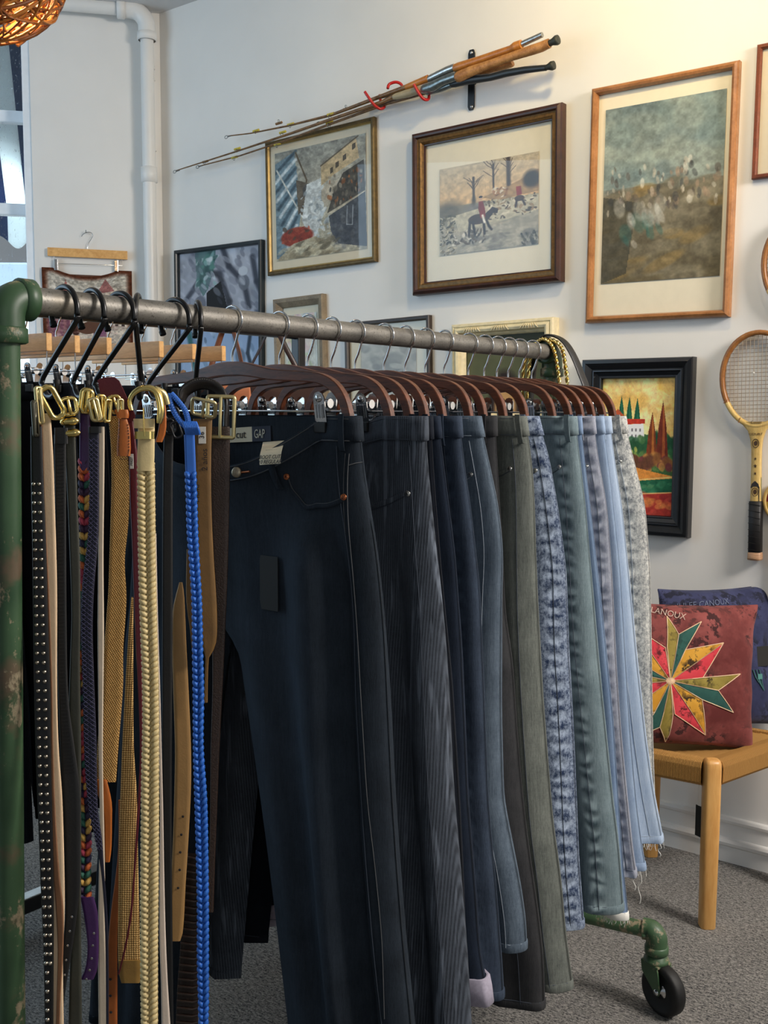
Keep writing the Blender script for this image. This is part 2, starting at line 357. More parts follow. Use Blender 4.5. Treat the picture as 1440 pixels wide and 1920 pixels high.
# ------------------------------------------------------------------ paint-by-code pictures
class Art:
    def __init__(s, w, h, bg=(200, 190, 170)):
        s.w, s.h = w, h; s.a = np.zeros((h, w, 3))+np.array(bg, float); s.Y, s.X = np.mgrid[0:h, 0:w]; s.U = (s.X+.5)/w; s.V = (s.Y+.5)/h; s.asp = h/w
    def put(s, m, col, al=1.0): m = (m*al)[..., None]; s.a = s.a*(1-m)+np.array(col, float)*m; return s
    def vnoise(s, n, m=None, seed=0):
        r = np.random.default_rng(seed+n); g = r.random(((m or n)+2, n+2)); x = s.U*n; y = s.V*(m or n); i = x.astype(int); j = y.astype(int); fx = x-i; fy = y-j; fx = fx*fx*(3-2*fx); fy = fy*fy*(3-2*fy)
        return (g[j, i]*(1-fx)+g[j, i+1]*fx)*(1-fy)+(g[j+1, i]*(1-fx)+g[j+1, i+1]*fx)*fy
    def poly(s, pts, col, al=1.0):
        m = np.zeros((s.h, s.w), bool); k = len(pts)
        for i in range(k):
            x0, y0 = pts[i]; x1, y1 = pts[(i+1) % k]
            if y0 == y1: continue
            c = ((s.V >= min(y0, y1)) & (s.V < max(y0, y1))); xx = x0+(s.V-y0)/(y1-y0)*(x1-x0); m ^= c & (s.U < xx)
        return s.put(m.astype(float), col, al)
    def line(s, pts, col, wd=.006, al=1.0):
        for (x0, y0), (x1, y1) in zip(pts[:-1], pts[1:]):
            dx, dy = x1-x0, (y1-y0)*s.asp; L2 = dx*dx+dy*dy+1e-9
            t = np.clip(((s.U-x0)*dx+(s.V-y0)*s.asp*dy)/L2, 0, 1); dd = np.hypot(s.U-x0-t*dx, (s.V-y0)*s.asp-t*dy); wd = max(wd, .75/s.w)
            s.put(np.clip(1.5-dd/wd, 0, 1), col, al)
        return s
    def ell(s, cx, cy, rx, ry, col, al=1.0, rot=0.0, soft=.15):
        dx = s.U-cx; dy = (s.V-cy)*s.asp; c, q = math.cos(rot), math.sin(rot); a = (dx*c+dy*q)/rx; b = (-dx*q+dy*c)/ry
        return s.put(np.clip((1-np.hypot(a, b))/soft, 0, 1), col, al)
    def grad(s, v0, v1, c0, c1, u0=0, u1=1):
        t = np.clip((s.V-v0)/(v1-v0), 0, 1)[..., None]; m = ((s.V >= v0) & (s.V < v1) & (s.U >= u0) & (s.U <= u1))[..., None]
        s.a = np.where(m, np.array(c0)*(1-t)+np.array(c1)*t, s.a); return s
    def dabs(s, n, box, cols, r=(.01, .03), al=.8, seed=1, flat=.5, rot=None):
        r = (max(r[0]*1.5, 2.6/s.w), max(r[1]*1.5, 4/s.w)); flat = max(flat, .45)
        q = np.random.default_rng(seed)
        for _ in range(n):
            s.ell(box[0]+(box[2]-box[0])*q.random(), box[1]+(box[3]-box[1])*q.random(), *(lambda R_: (R_, R_*flat*(.6+.8*q.random())))(r[0]+(r[1]-r[0])*q.random()), cols[int(q.integers(len(cols)))], al, q.random()*3.14 if rot is None else rot+(q.random()-.5)*.5, .3)
        return s
    def mottle(s, amt, n=30, seed=3):
        g = (s.vnoise(n, int(n*s.asp), seed)-.5)+.6*(s.vnoise(n*3, int(n*3*s.asp), seed)-.5); s.a = np.clip(s.a*(1+amt*g[..., None]), 0, 255); return s
    def obj(s, name, c, au, av, W, H, parent, relief=None, nrm=None, mat=None, kind=None, local=False):
        """coloured grid: centre c, axes au / av, size W x H"""
        h, w_ = s.h, s.w; uu = (np.arange(w_+1)/w_-.5)*W; vv = (.5-np.arange(h+1)/h)*H
        P = np.array(c, float)+uu[None, :, None]*np.array(au, float)+vv[:, None, None]*np.array(av, float)
        if relief is not None: P = P+relief(np.arange(w_+1)[None, :]/w_, np.arange(h+1)[:, None]/h)[..., None]*np.array(nrm, float)
        top = parent
        while top.parent: top = top.parent
        P = P-ORG[top.name]
        me = bpy.data.meshes.new(name); i = np.arange(h)[:, None]*(w_+1)+np.arange(w_)[None, :]
        q = np.stack([i, i+w_+1, i+w_+2, i+1], -1).reshape(-1, 4)
        me.vertices.add((h+1)*(w_+1)); me.vertices.foreach_set('co', P.reshape(-1)); me.loops.add(q.size); me.loops.foreach_set('vertex_index', q.ravel().astype(np.int32))
        me.polygons.add(len(q)); me.polygons.foreach_set('loop_start', np.arange(0, q.size, 4, dtype=np.int32)); me.polygons.foreach_set('loop_total', np.full(len(q), 4, np.int32))
        at_ = me.attributes.new('Col', 'FLOAT_COLOR', 'FACE'); lin = np.ones((h*w_, 4)); lin[:, :3] = srgb(np.clip(s.a.reshape(-1, 3), 0, 255)); at_.data.foreach_set('color', lin.ravel())
        me.update(calc_edges=True); me.validate(); me.materials.append(mat or PRINT); me.polygons.foreach_set('use_smooth', np.ones(len(q), bool))
        o = bpy.data.objects.new(name, me); COL.objects.link(o); o.parent = parent; ORG[o.name] = np.zeros(3); return tag(o, kind=kind)

def art_village():
    a = Art(190, 240, (176, 170, 150)); a.grad(0, .45, (150, 150, 140), (178, 172, 156)).mottle(.25, 14)
    a.poly([(0, .1), (.22, .02), (.30, .55), (.24, .85), (.02, .98), (0, .98)], (120, 142, 152))
    for k in range(11): a.line([(-.05+.02*k, .22+.075*k), (.24, .02+.075*k)], (222, 228, 228) if k % 2 else (66, 84, 96), .017, .85)
    a.line([(.02, .16), (.30, .62)], (215, 215, 205), .008); a.line([(.24, .03), (.36, .30), (.30, .60)], (96, 82, 64), .008)
    a.poly([(.24, .28), (.40, .34), (.38, .55), (.26, .60)], (106, 96, 82)).ell(.36, .40, .05, .09, (70, 72, 74), .7)
    a.poly([(.36, .34), (.55, .30), (.55, .62), (.42, .9), (.30, .66)], (205, 208, 204)).dabs(70, (.30, .40, .60, .98), [(232, 234, 230), (150, 158, 160), (188, 196, 198)], (.01, .03), .8, 4, .4)
    a.poly([(.52, .20), (.90, .02), (.93, .20), (.66, .30), (.52, .38)], (196, 174, 136)).line([(.52, .20), (.92, .01)], (96, 86, 70), .008)
    for u, v in ((.62, .24), (.68, .20), (.76, .15), (.86, .07)): a.poly([(u, v), (u+.035, v-.012), (u+.035, v+.035), (u, v+.05)], (86, 78, 66))
    a.poly([(.52, .42), (.62, .34), (.70, .36), (.58, .58), (.52, .50)], (186, 176, 156))
    a.poly([(.58, .64), (.66, .44), (.76, .30), (.98, .22), (.99, .50)], (84, 80, 72)).dabs(60, (.60, .30, .97, .58), [(120, 112, 98), (60, 60, 58), (168, 158, 138), (150, 96, 60)], (.008, .026), .8, 6, .25, 1.5)
    a.line([(.57, .65), (.99, .50)], (190, 180, 158), .012).poly([(.60, .66), (.99, .50), (1, .98), (.70, .92), (.62, .80)], (84, 88, 94)).dabs(30, (.65, .62, .98, .95), [(70, 74, 82), (110, 112, 114)], (.02, .05), .5, 8)
    a.line([(.80, .60), (.79, .76), (.85, .77), (.86, .60)], (150, 156, 160), .005)
    a.ell(.24, .80, .20, .12, (148, 62, 46)); a.dabs(20, (.08, .72, .40, .86), [(120, 52, 42), (88, 72, 60), (170, 84, 62)], (.01, .03), .8, 9)
    a.poly([(.02, .98), (.20, .86), (.45, .82), (.62, .92), (.70, .99), (.02, 1)], (176, 164, 136)); a.dabs(40, (.05, .86, .70, 1), [(206, 198, 172), (128, 116, 92), (90, 84, 70)], (.02, .05), .6, 10, .35, -.4)
    return a.mottle(.28, 26)
def art_hunt():
    a = Art(230, 230, (200, 178, 138)); a.grad(0, .45, (190, 176, 150), (222, 184, 132)).grad(.45, .7, (170, 160, 130), (160, 156, 140)).grad(.7, 1, (176, 166, 146), (150, 146, 134))
    a.ell(.10, .50, .22, .16, (104, 96, 78), .9, 0, .6).ell(.36, .50, .18, .08, (118, 114, 110), .8, -.2, .7)
    a.poly([(.45, .40), (.62, .34), (.80, .28), (1, .18), (1, .42), (.6, .46)], (170, 138, 96)).ell(.93, .28, .10, .12, (60, 54, 44), .95, 0, .4)
    for tx, ty, th, wd in ((.36, .42, .26, .012), (.56, .33, .28, .009), (.71, .30, .34, .02)):
        a.line([(tx, ty), (tx-.005, ty-th)], (74, 62, 52), wd)
        q = np.random.default_rng(int(tx*100))
        for k in range(9):
            h = ty-th*(.3+.7*q.random()); sx = (q.random()-.5)*.22; a.line([(tx, h), (tx+sx*.6, h-.05), (tx+sx, h-.06-.05*q.random())], (88, 74, 62), .004, .8)
    a.ell(.36, .42, .03, .08, (72, 66, 54), .8, 0, .6)
    a.poly([(.15, .56), (.5, .50), (1, .46), (1, .62), (.5, .72), (.2, .75)], (192, 184, 160)); a.dabs(110, (.45, .44, .98, .66), [(96, 82, 62), (218, 208, 186), (70, 60, 48), (150, 126, 96), (196, 186, 160)], (.008, .022), .85, 12, .5)
    a.dabs(30, (.56, .32, .72, .42), [(226, 214, 192), (120, 84, 58), (168, 120, 78)], (.008, .018), .85, 14)
    a.poly([(0, .78), (.3, .80), (.75, .70), (1, .62), (1, .98), (0, 1)], (166, 160, 144)); a.dabs(40, (.2, .76, 1, .98), [(126, 122, 112), (186, 178, 160), (104, 102, 96)], (.02, .06), .45, 15, .18, 0)
    a.dabs(130, (0, .55, .17, 1), [(62, 58, 46), (196, 186, 160), (92, 84, 60), (140, 128, 100)], (.008, .02), .85, 16, .4)
    a.dabs(50, (.15, .74, .5, .90), [(220, 212, 196), (96, 84, 70), (66, 62, 58)], (.01, .022), .85, 17); a.dabs(40, (.82, .86, 1, 1), [(56, 54, 48), (84, 80, 66)], (.006, .02), .85, 18, .25, 1.4)
    # rider on a dark horse fording the stream
    a.ell(.40, .635, .105, .062, (72, 56, 46)).poly([(.46, .60), (.55, .52), (.61, .55), (.60, .60), (.56, .59), (.50, .66)], (62, 48, 40))
    for x0, x1, y1 in ((.32, .31, .81), (.35, .37, .80), (.46, .47, .81), (.49, .54, .77)): a.line([(x0, .66), ((x0+x1)/2, .73), (x1, y1)], (54, 44, 38), .012)
    a.poly([(.41, .44), (.45, .44), (.475, .53), (.48, .62), (.43, .63), (.405, .52)], (128, 48, 40)).ell(.43, .405, .018, .022, (196, 158, 128)).ell(.43, .39, .022, .012, (40, 34, 32)).line([(.45, .60), (.47, .68)], (232, 226, 214), .012)
    a.poly([(.78, .34), (.83, .34), (.84, .43), (.79, .44)], (138, 52, 44)).ell(.815, .47, .05, .035, (80, 62, 50)).line([(.79, .48), (.78, .56)], (66, 52, 44), .01).line([(.84, .48), (.87, .55)], (66, 52, 44), .01)
    return a.mottle(.2, 30)
def art_interior():                     # plain stand-in: a loose tonal study of a grey green room, no figures
    a = Art(130, 200, (120, 116, 100)); a.grad(0, .50, (128, 140, 136), (150, 158, 146)).grad(.46, 1, (128, 122, 106), (104, 94, 70))
    a.dabs(60, (0, 0, 1, .42), [(118, 136, 136), (156, 166, 156), (104, 118, 120), (140, 150, 142)], (.05, .13), .5, 21, 1.4, 1.5)
    a.dabs(60, (0, .45, 1, 1), [(142, 134, 112), (96, 88, 70), (120, 112, 94), (150, 122, 70)], (.05, .15), .45, 22, .35, -.2)
    a.poly([(0, .50), (.30, .55), (.22, .95), (0, 1)], (66, 66, 58), .65)
    a.dabs(90, (.02, .34, .98, .60), [(214, 208, 192), (188, 178, 160), (162, 138, 116), (92, 84, 78), (70, 72, 72)], (.012, .035), .55, 23, .5, 1.4)
    a.dabs(22, (.10, .55, .55, .80), [(206, 204, 194), (172, 172, 164), (58, 104, 98)], (.03, .08), .4, 24, .4, 1.3)
    return a.mottle(.22, 24)
def art_hills():
    a = Art(190, 270, (222, 186, 110)); a.grad(0, .45, (214, 168, 84), (232, 200, 128)); a.dabs(60, (0, 0, 1, .4), [(236, 208, 140), (214, 168, 88), (240, 220, 164), (206, 158, 84)], (.05, .14), .45, 31, .6)
    a.poly([(0, .42), (.5, .40), (1, .44), (1, .72), (0, .72)], (62, 96, 58)); a.dabs(60, (0, .42, 1, .68), [(44, 78, 52), (96, 128, 70), (150, 166, 84), (36, 66, 46)], (.02, .06), .7, 32)
    def cyp(u, v0, v1, wd, c, c2): a.poly([(u, v0), (u+wd*.6, v0+(v1-v0)*.4), (u+wd, v1-.03), (u, v1), (u-wd, v1-.03), (u-wd*.6, v0+(v1-v0)*.4)], c).poly([(u, v0+.03), (u+wd*.3, v0+.1), (u+wd*.5, v1-.05), (u, v1-.02)], c2, .7)
    for u, v0 in ((.27, .12), (.38, .13), (.49, .14)): cyp(u, v0, .34, .045, (28, 84, 62), (46, 110, 80))
    cyp(-.02, .22, .40, .05, (40, 92, 60), (60, 110, 70))
    a.poly([(.14, .29), (.32, .29), (.32, .34), (.14, .34)], (196, 206, 216)).poly([(.13, .28), (.22, .22), (.32, .28)], (178, 82, 50))
    a.poly([(.02, .38), (.30, .36), (.30, .52), (.02, .50)], (226, 226, 228)).poly([(-.02, .385), (.08, .34), (.30, .335), (.34, .37)], (166, 48, 36))
    a.poly([(.30, .34), (.58, .33), (.60, .46), (.30, .47)], (238, 236, 234)).poly([(.24, .34), (.36, .295), (.60, .295), (.60, .33)], (176, 54, 40))
    for i in range(4):
        for j in range(2): a.poly([(.36+.055*i, .365+.045*j), (.38+.055*i, .365+.045*j), (.38+.055*i, .39+.045*j), (.36+.055*i, .39+.045*j)], (120, 116, 120))
    for i in range(3): a.poly([(.07+.07*i, .41), (.095+.07*i, .41), (.095+.07*i, .44), (.07+.07*i, .44)], (130, 124, 124))
    a.dabs(36, (.08, .44, .64, .52), [(40, 82, 54), (28, 66, 46), (70, 110, 66)], (.03, .05), .85, 33, .8); a.ell(.34, .56, .20, .07, (92, 128, 66), .9, 0, .5).dabs(20, (.2, .52, .5, .6), [(190, 186, 92), (140, 160, 78)], (.015, .03), .7, 34)
    a.dabs(20, (.62, .42, 1, .58), [(40, 88, 56), (30, 70, 50)], (.04, .08), .8, 35)
    cyp(.70, .24, .60, .075, (112, 56, 34), (190, 116, 54)); cyp(.84, .16, .62, .085, (106, 46, 34), (176, 98, 52))
    a.dabs(40, (.30, .58, 1, .67), [(130, 84, 50), (96, 62, 46), (172, 122, 66), (104, 52, 60)], (.03, .055), .85, 36, .9)
    a.poly([(0, .62), (.3, .63), (.7, .68), (1, .71), (1, .74), (0, .80)], (206, 134, 62)); a.poly([(0, .66), (.5, .72), (0, .76)], (178, 92, 48), .8).line([(0, .80), (.4, .755), (1, .715)], (226, 180, 110), .008)
    a.poly([(0, .80), (.4, .76), (1, .725), (1, .84), (0, .90)], (34, 92, 66)); a.dabs(24, (0, .76, 1, .88), [(60, 122, 88), (24, 74, 56), (110, 140, 96)], (.03, .09), .6, 37, .25, -.15)
    a.poly([(0, .90), (.4, .855), (1, .83), (1, 1), (0, 1)], (162, 54, 46)); a.dabs(30, (0, .86, 1, 1), [(196, 96, 62), (128, 36, 42), (180, 70, 60), (206, 130, 70)], (.03, .09), .6, 38, .25, -.1).line([(0, .90), (.4, .856), (1, .828)], (226, 170, 110), .006)
    a.mottle(.18, 26); a.a = np.clip(a.a*1.14, 0, 250); return a
def art_grey():
    a = Art(120, 250, (168, 170, 180)); a.mottle(.2, 6)
    for k, (p, c, wd) in enumerate([([(0, .32), (.2, .2), (.34, .10), (.4, 0)], (70, 74, 86), .03), ([(.55, 0), (.62, .10), (.80, .2), (.86, .34)], (54, 58, 70), .03), ([(.35, .12), (.5, .14), (.62, .3), (.60, .5)], (52, 54, 62), .035), ([(.9, .06), (.95, .2), (1, .26)], (60, 64, 76), .03), ([(.1, .5), (.2, .36), (.36, .34)], (60, 62, 74), .03), ([(.66, .0), (.70, .08)], (206, 210, 220), .04), ([(.75, .5), (.88, .4), (1, .36)], (80, 92, 110), .025)]): a.line(p, c, wd, .9)
    a.poly([(.20, .0), (.46, .0), (.44, .10), (.36, .22), (.30, .26), (.22, .18)], (58, 104, 98), .7).dabs(26, (.2, .02, .46, .24), [(36, 78, 74), (150, 190, 184), (88, 140, 128), (214, 224, 226)], (.02, .05), .7, 41, .5)
    a.poly([(.34, .24), (.52, .18), (.60, .34), (.44, .36), (.34, .34)], (20, 22, 26)).ell(.80, .20, .07, .10, (110, 114, 124), .9).ell(.79, .135, .06, .06, (206, 210, 216), .9).ell(.26, .30, .08, .10, (96, 100, 114), .8)
    a.dabs(70, (0, 0, 1, .42), [(210, 212, 220), (120, 124, 138), (84, 88, 102)], (.02, .06), .4, 42, .35, .9)
    a.grad(.42, 1.0, (150, 172, 204), (190, 210, 232)); a.dabs(40, (0, .40, 1, 1), [(206, 222, 238), (104, 130, 158), (170, 194, 220), (60, 76, 92)], (.03, .08), .5, 43, .25, 1.35)
    a.line([(.9, .4), (.84, .6), (.95, .8)], (50, 64, 80), .02); a.line([(.1, .45), (.2, .7), (.16, .95)], (60, 110, 110), .03)
    return a
def art_soft(seed, cols, bg, w=80, h=100, n=40):
    a = Art(w, h, bg); return a.dabs(n, (0, 0, 1, 1), cols, (.06, .16), .55, seed, .7).mottle(.15, 12)
def art_portrait():                     # blurred dark haired head on olive, frame shadow painted across the top
    a = Art(110, 90, (92, 94, 66)); a.grad(0, .22, (60, 62, 48), (78, 80, 58)); a.mottle(.12, 5)
    a.ell(.50, .90, .24, .40, (46, 34, 30), 1, 0, .25).ell(.50, .98, .16, .34, (196, 150, 96), 1, 0, .3).poly([(.44, .5), (.56, .5), (.5, .66)], (46, 34, 30))
    return a

# ------------------------------------------------------------------ framed pictures on the gallery wall
def frame(name, label, cat, corners, depth, prof, rail_mat, layers, art, mats, tilt=None):
    """corners: front outer TL, TR, BR, BL in the photograph; prof: (inset, height, mat); layers: mat boards as (inset, material)"""
    P = [on(x, y, 1, WY-depth) for x, y in corners]
    W = ((P[1][0]-P[0][0])+(P[2][0]-P[3][0]))/2; H = ((P[0][2]-P[3][2])+(P[1][2]-P[2][2]))/2; c = sum(P)/4
    t = thing(name, label, cat, (c[0], WY, c[2])); ORG[t.name] = np.zeros(3)
    tl = math.atan2((P[1][2]-P[0][2])+(P[2][2]-P[3][2]), 2*W) if tilt is None else tilt
    t.rotation_euler = (0, -tl, 0)
    k = [(-1, 1), (1, 1), (1, -1), (-1, -1)]
    for i in range(4):
        (ax, az), (bx, bz) = k[i], k[(i+1) % 4]; m = M()
        ring = [[(ax*(W/2-q[0]), -q[1], az*(H/2-q[0])), (bx*(W/2-q[0]), -q[1], bz*(H/2-q[0]))] for q in prof]
        for j in range(len(prof)-1): m.grid([ring[j], ring[j+1]], prof[j+1][2], False)
        m.obj('rail', rail_mat, t)
    inset = prof[-1][0]; y = -max(prof[-1][1]-.004, .004)
    def panel(nm, ins, yy, mat): M().box((0, yy+.0015, 0), (W-2*ins, .003, H-2*ins)).obj(nm, mat, t)
    for nm, ins, mat in layers: panel(nm, inset+ins-.004, y, mat); y -= .0012
    al, ar, at_, ab = art[1]; aw_, ah = W-2*inset-al-ar, H-2*inset-at_-ab
    art[0].obj('picture', ((al-ar)/2, y-.0012, (ab-at_)/2), (1, 0, 0), (0, 0, 1), aw_, ah, t)
    if mats: M().add([(-W/2+inset, -prof[-1][1]+.0005-.001, -H/2+inset), (W/2-inset, -prof[-1][1]-.0005, -H/2+inset), (W/2-inset, -prof[-1][1]-.0005, H/2-inset), (-W/2+inset, -prof[-1][1]-.0005, H/2-inset)], [(0, 1, 2, 3)], 0, False).obj('glass', GLASS, t)
    return t, W, H
MATB = plain('cream_mat_board', (226, 212, 184), .8, var=.02); MATW = plain('off_white_mat_board', (232, 222, 198), .8, var=.02)
FW1 = [plain('antique_gold_wood', (98, 80, 46), .45, .35, var=.3, scale=60), plain('gold_lip', (150, 124, 72), .4, .5, var=.2)]
frame('village_print', 'gilt framed print of a village street with bare beams and a mill, below the rods', 'picture', [(492, 272), (697, 214), (706, 494), (504, 513)], .022,
      [(0, 0, 0), (0, .018, 0), (.004, .022, 0), (.010, .0235, 0), (.015, .020, 0), (.019, .012, 1), (.022, .012, 1)], FW1, [('mat_board', 0, MATB)], (art_village(), (.026, .026, .030, .034)), True)
DARKW = wood('walnut_frame', (40, 20, 14), (70, 36, 24), .35, 8, (3, 3, 3)); GOLDW = plain('worn_gilt', (112, 82, 42), .42, .45, var=.35, scale=70)
frame('hunting_print', 'dark walnut and gilt framed print of a rider fording a stream with hounds', 'picture', [(767, 252), (1046, 190), (1053, 527), (773, 553)], .042,
      [(0, 0, 0), (0, .030, 0), (.003, .036, 0), (.012, .042, 0), (.018, .040, 0), (.022, .030, 0), (.026, .028, 1), (.036, .030, 1), (.040, .026, 1), (.043, .017, 1), (.047, .016, 0), (.048, .009, 0)], [DARKW, GOLDW], [('mat_board', 0, MATW)], (art_hunt(), (.060, .052, .092, .090)), True)
OAK = wood('honey_oak', (134, 86, 46), (180, 124, 76), .3, 7, (2, 2, 2))
frame('interior_print', 'large honey oak framed tonal print with a broad white border, tallest picture on the wall', 'picture', [(1101, 166), (1377, 113), (1372, 592), (1101, 606)], .030,
      [(0, 0, 0), (0, .020, 0), (.004, .027, 0), (.011, .031, 0), (.018, .028, 0), (.022, .018, 0), (.023, .010, 0)], [OAK], [('backing_paper', 0, MATW)], (art_interior(), (.024, .016, .050, .105)), False)
RED = wood('reddish_wood', (98, 46, 26), (136, 70, 42), .35, 8, (3, 3, 3))
pq = at(1413, 82, 3.3)
frame('edge_print', 'thin reddish wood framed picture cut by the right edge of the photo', 'picture', [(1413, 86), (1585, 48), (1580, 316), (1414, 334)], .018,
      [(0, 0, 0), (0, .014, 0), (.003, .018, 0), (.011, .018, 0), (.014, .012, 0), (.015, .006, 0)], [RED], [('mat_board', 0, MATB)], (art_soft(51, [(60, 50, 40), (150, 110, 70), (90, 70, 50)], (186, 150, 104)), (.05, .05, .06, .06)), True)
BLKF = plain('black_frame', (26, 34, 38), .35, 0, var=.15)
frame('grey_print', 'slim black framed grey and teal abstract print, hung lowest at the left', 'picture', [(323, 468), (484, 451), (494, 800), (331, 800)], .026,
      [(0, 0, 0), (0, .022, 0), (.003, .026, 0), (.014, .026, 0), (.017, .020, 0), (.018, .008, 0)], [BLKF], [], (art_grey(), (0, 0, 0, 0)), True)
TAUPE = wood('taupe_weathered_wood', (112, 98, 80), (150, 134, 110), .55, 9, (3, 3, 3))
frame('small_watercolour', 'small taupe wood framed pastel watercolour behind the rail', 'picture', [(508, 560), (603, 552), (608, 756), (518, 764)], .03,
      [(0, 0, 0), (0, .026, 0), (.004, .030, 0), (.016, .028, 0), (.026, .020, 0), (.036, .012, 0), (.038, .008, 0)], [TAUPE], [('mat_board', 0, MATW)], (art_soft(52, [(236, 216, 170), (206, 222, 170), (230, 190, 190), (186, 206, 226), (244, 236, 214)], (224, 224, 214)), (.012, .012, .03, .03)), True)
DKW = wood('dark_wood_frame', (34, 26, 22), (60, 46, 38), .45, 8, (3, 3, 3))
frame('street_sketch', 'narrow dark wood framed grey sketch with a wide white mat, behind the chrome hooks', 'picture', [(642, 604), (803, 592), (806, 772), (650, 780)], .024,
      [(0, 0, 0), (0, .020, 0), (.003, .024, 0), (.012, .023, 0), (.016, .016, 0), (.017, .008, 0)], [DKW], [('mat_board', 0, MATW)], (art_soft(53, [(120, 116, 104), (160, 154, 140), (96, 92, 84), (190, 186, 172)], (170, 164, 150)), (.055, .055, .06, .06)), True)
CREAMF = plain('cream_gesso', (222, 208, 170), .5, var=.12, scale=50, bump=.2, bscale=90)
tm, Wm, Hm = frame('portrait_painting', 'ornate cream framed olive portrait, behind the far end of the rail', 'picture', [(842, 606), (1034, 597), (1036, 792), (846, 800)], .05,
      [(0, 0, 0), (0, .038, 0), (.004, .044, 0), (.010, .046, 0), (.014, .042, 0), (.017, .046, 0), (.024, .050, 0), (.032, .046, 0), (.036, .030, 0), (.042, .022, 0), (.046, .012, 0)], [CREAMF], [], (art_portrait(), (0, 0, 0, 0)), False)
for sx in (-.28, .0, .28):                       # carved leaf sprays on the top rail
    m = M()
    for k in range(-3, 4):
        m.tube([(sx*Wm+k*.007, -.046, Hm/2-.014), (sx*Wm+k*.009, -.052, Hm/2-.022), (sx*Wm+k*.012, -.048, Hm/2-.032)], [.001, .0028, .001], 6)
    m.obj('carved_spray', CREAMF, tm)
BLKB = plain('satin_black_moulding', (18, 20, 24), .3, 0, var=.1); SILV = plain('silver_fillet', (70, 74, 80), .3, .6)
frame('hill_town_painting', 'wide black framed bright painting of cypresses and a red roofed hill town', 'picture', [(1085, 676), (1294, 667), (1291, 1006), (1088, 998)], .04,
      [(0, 0, 0), (0, .032, 0), (.003, .038, 0), (.014, .040, 0), (.024, .034, 0), (.034, .026, 0), (.038, .030, 1), (.041, .030, 1), (.044, .022, 0), (.056, .018, 0), (.060, .020, 1), (.063, .018, 1), (.065, .008, 0)], [BLKB, SILV], [], (art_hills(), (0, 0, 0, 0)), False, tilt=0.0)

# ------------------------------------------------------------------ the pipe rack in front
RX, RZ, RR = -1.28, 1.583, .019
Y0 = on(9, 560, 0, RX)[1]; Y1 = 2.335
rk = thing('clothes_rack', 'green painted pipe clothes rack with a bare steel rail, nearest to the camera', 'rack', (RX, 1.57, 0))
M().tube([(RX, Y0+.03, RZ), (RX, 1.2, RZ), (RX, 1.8, RZ), (RX, Y1-.03, RZ)], RR, 24).obj('rail', STEEL, rk, 'bare worn steel rail')
LX = -.05
for yy, lean in ((Y0, LX), (Y1, 0.0)):
    yf = yy if yy == Y0 else yy-.085
    m = M(); foot = np.array([RX+lean, yf, .205]); top = np.array([RX, yy, RZ-.03])
    m.tube([foot, top], RR, 24); m.obj('post', GREEN, rk)
    s = 1 if yy == Y0 else -1
    m = M(); R0 = RR+.0065
    arc = [np.array([RX, yy+s*.026*(1-math.cos(a)), RZ-.026+.026*math.sin(a)]) for a in np.linspace(0, math.pi/2, 10)]
    m.tube([np.array([RX, yy, RZ-.060])]+arc+[np.array([RX, yy+s*.036, RZ])], R0, 24)
    for c, ax in (((RX, yy, RZ-.050), (0, 0, 1)), ((RX, yy+s*.030, RZ), (0, 1, 0))): m.lathe([(R0, -.011), (R0+.0035, -.009), (R0+.0035, .009), (R0, .011)], c, ax, 24)
    m.obj('elbow', GREEN, rk)
    fx = -.345
    m = M(); m.tube([(RX+lean-.34, yf-(.03 if s < 0 else 0), .190), (RX+lean, yf, .188), (-.965 if s < 0 else RX+lean+.33, 2.296 if s < 0 else yy, .193)], RR, 20); m.obj('foot_bar', GREEN, rk)
    m = M(); m.lathe([(RR, .05), (R0, .048), (R0, -.03), (RR, -.032)], (RX+lean, yf, .205), n=20); m.obj('tee', GREEN, rk)
    for ex, ey in ((RX+lean-.36, yf-(.03 if s < 0 else 0)), ((-.948, 2.300) if s < 0 else (RX+lean+.35, yy))):
        m = M(); sg = -1 if ex > RX else 1
        arc = [np.array([ex+sg*.020*(1-math.cos(a)), ey, .193-.020+.020*math.sin(a)]) for a in np.linspace(0, math.pi/2, 8)]
        m.tube([np.array([ex, ey, .140])]+arc+[np.array([ex+sg*.034, ey-.004, .193])], R0, 20)
        m.lathe([(R0, -.010), (R0+.003, -.008), (R0+.003, .008), (R0, .010)], (ex, ey, .150), n=20)
        m.obj('foot_elbow', GREEN, rk)
        m = M(); m.lathe([(.008, .02), (.026, .016), (.026, .008), (.030, .006), (.030, -.002), (.024, -.006)], (ex, ey, .122), n=20)
        # swivel fork, wheel trailing towards the lower right
        td = np.array([.93, -.36, 0]); td /= np.linalg.norm(td); sd = np.array([td[1], -td[0], 0]); wc = np.array([ex, ey, .060])+td*.026
        for q in (-1, 1):
            pl = [(-.026, .058), (.024, .058), (.028, .048), (.036, .004), (.032, -.007), (.022, -.009), (.014, .002), (-.022, .034)]
            m.prism(pl, td, UP, sd, np.array([ex, ey, .060])+sd*q*.0225, .004)
        m.box(np.array([ex, ey, .118]), (.054, .049, .006), .002, [td, sd, UP])
        m.obj('caster_fork', GREEN, rk)
        m = M(); m.lathe([(.017, -.012), (.040, -.012), (.047, -.017), (.056, -.016), (.060, -.010), (.060, .010), (.056, .016), (.047, .017), (.040, .012), (.017, .012)], wc, sd, 40)
        m.obj('caster_wheel', BLACKRUB, rk)
        m = M(); m.lathe([(0, -.027), (.007, -.027), (.007, -.0135), (.018, -.0130), (.019, .0130), (.007, .0135), (.007, .027), (0, .028)], wc, sd, 18); m.obj('axle', CHROME, rk)

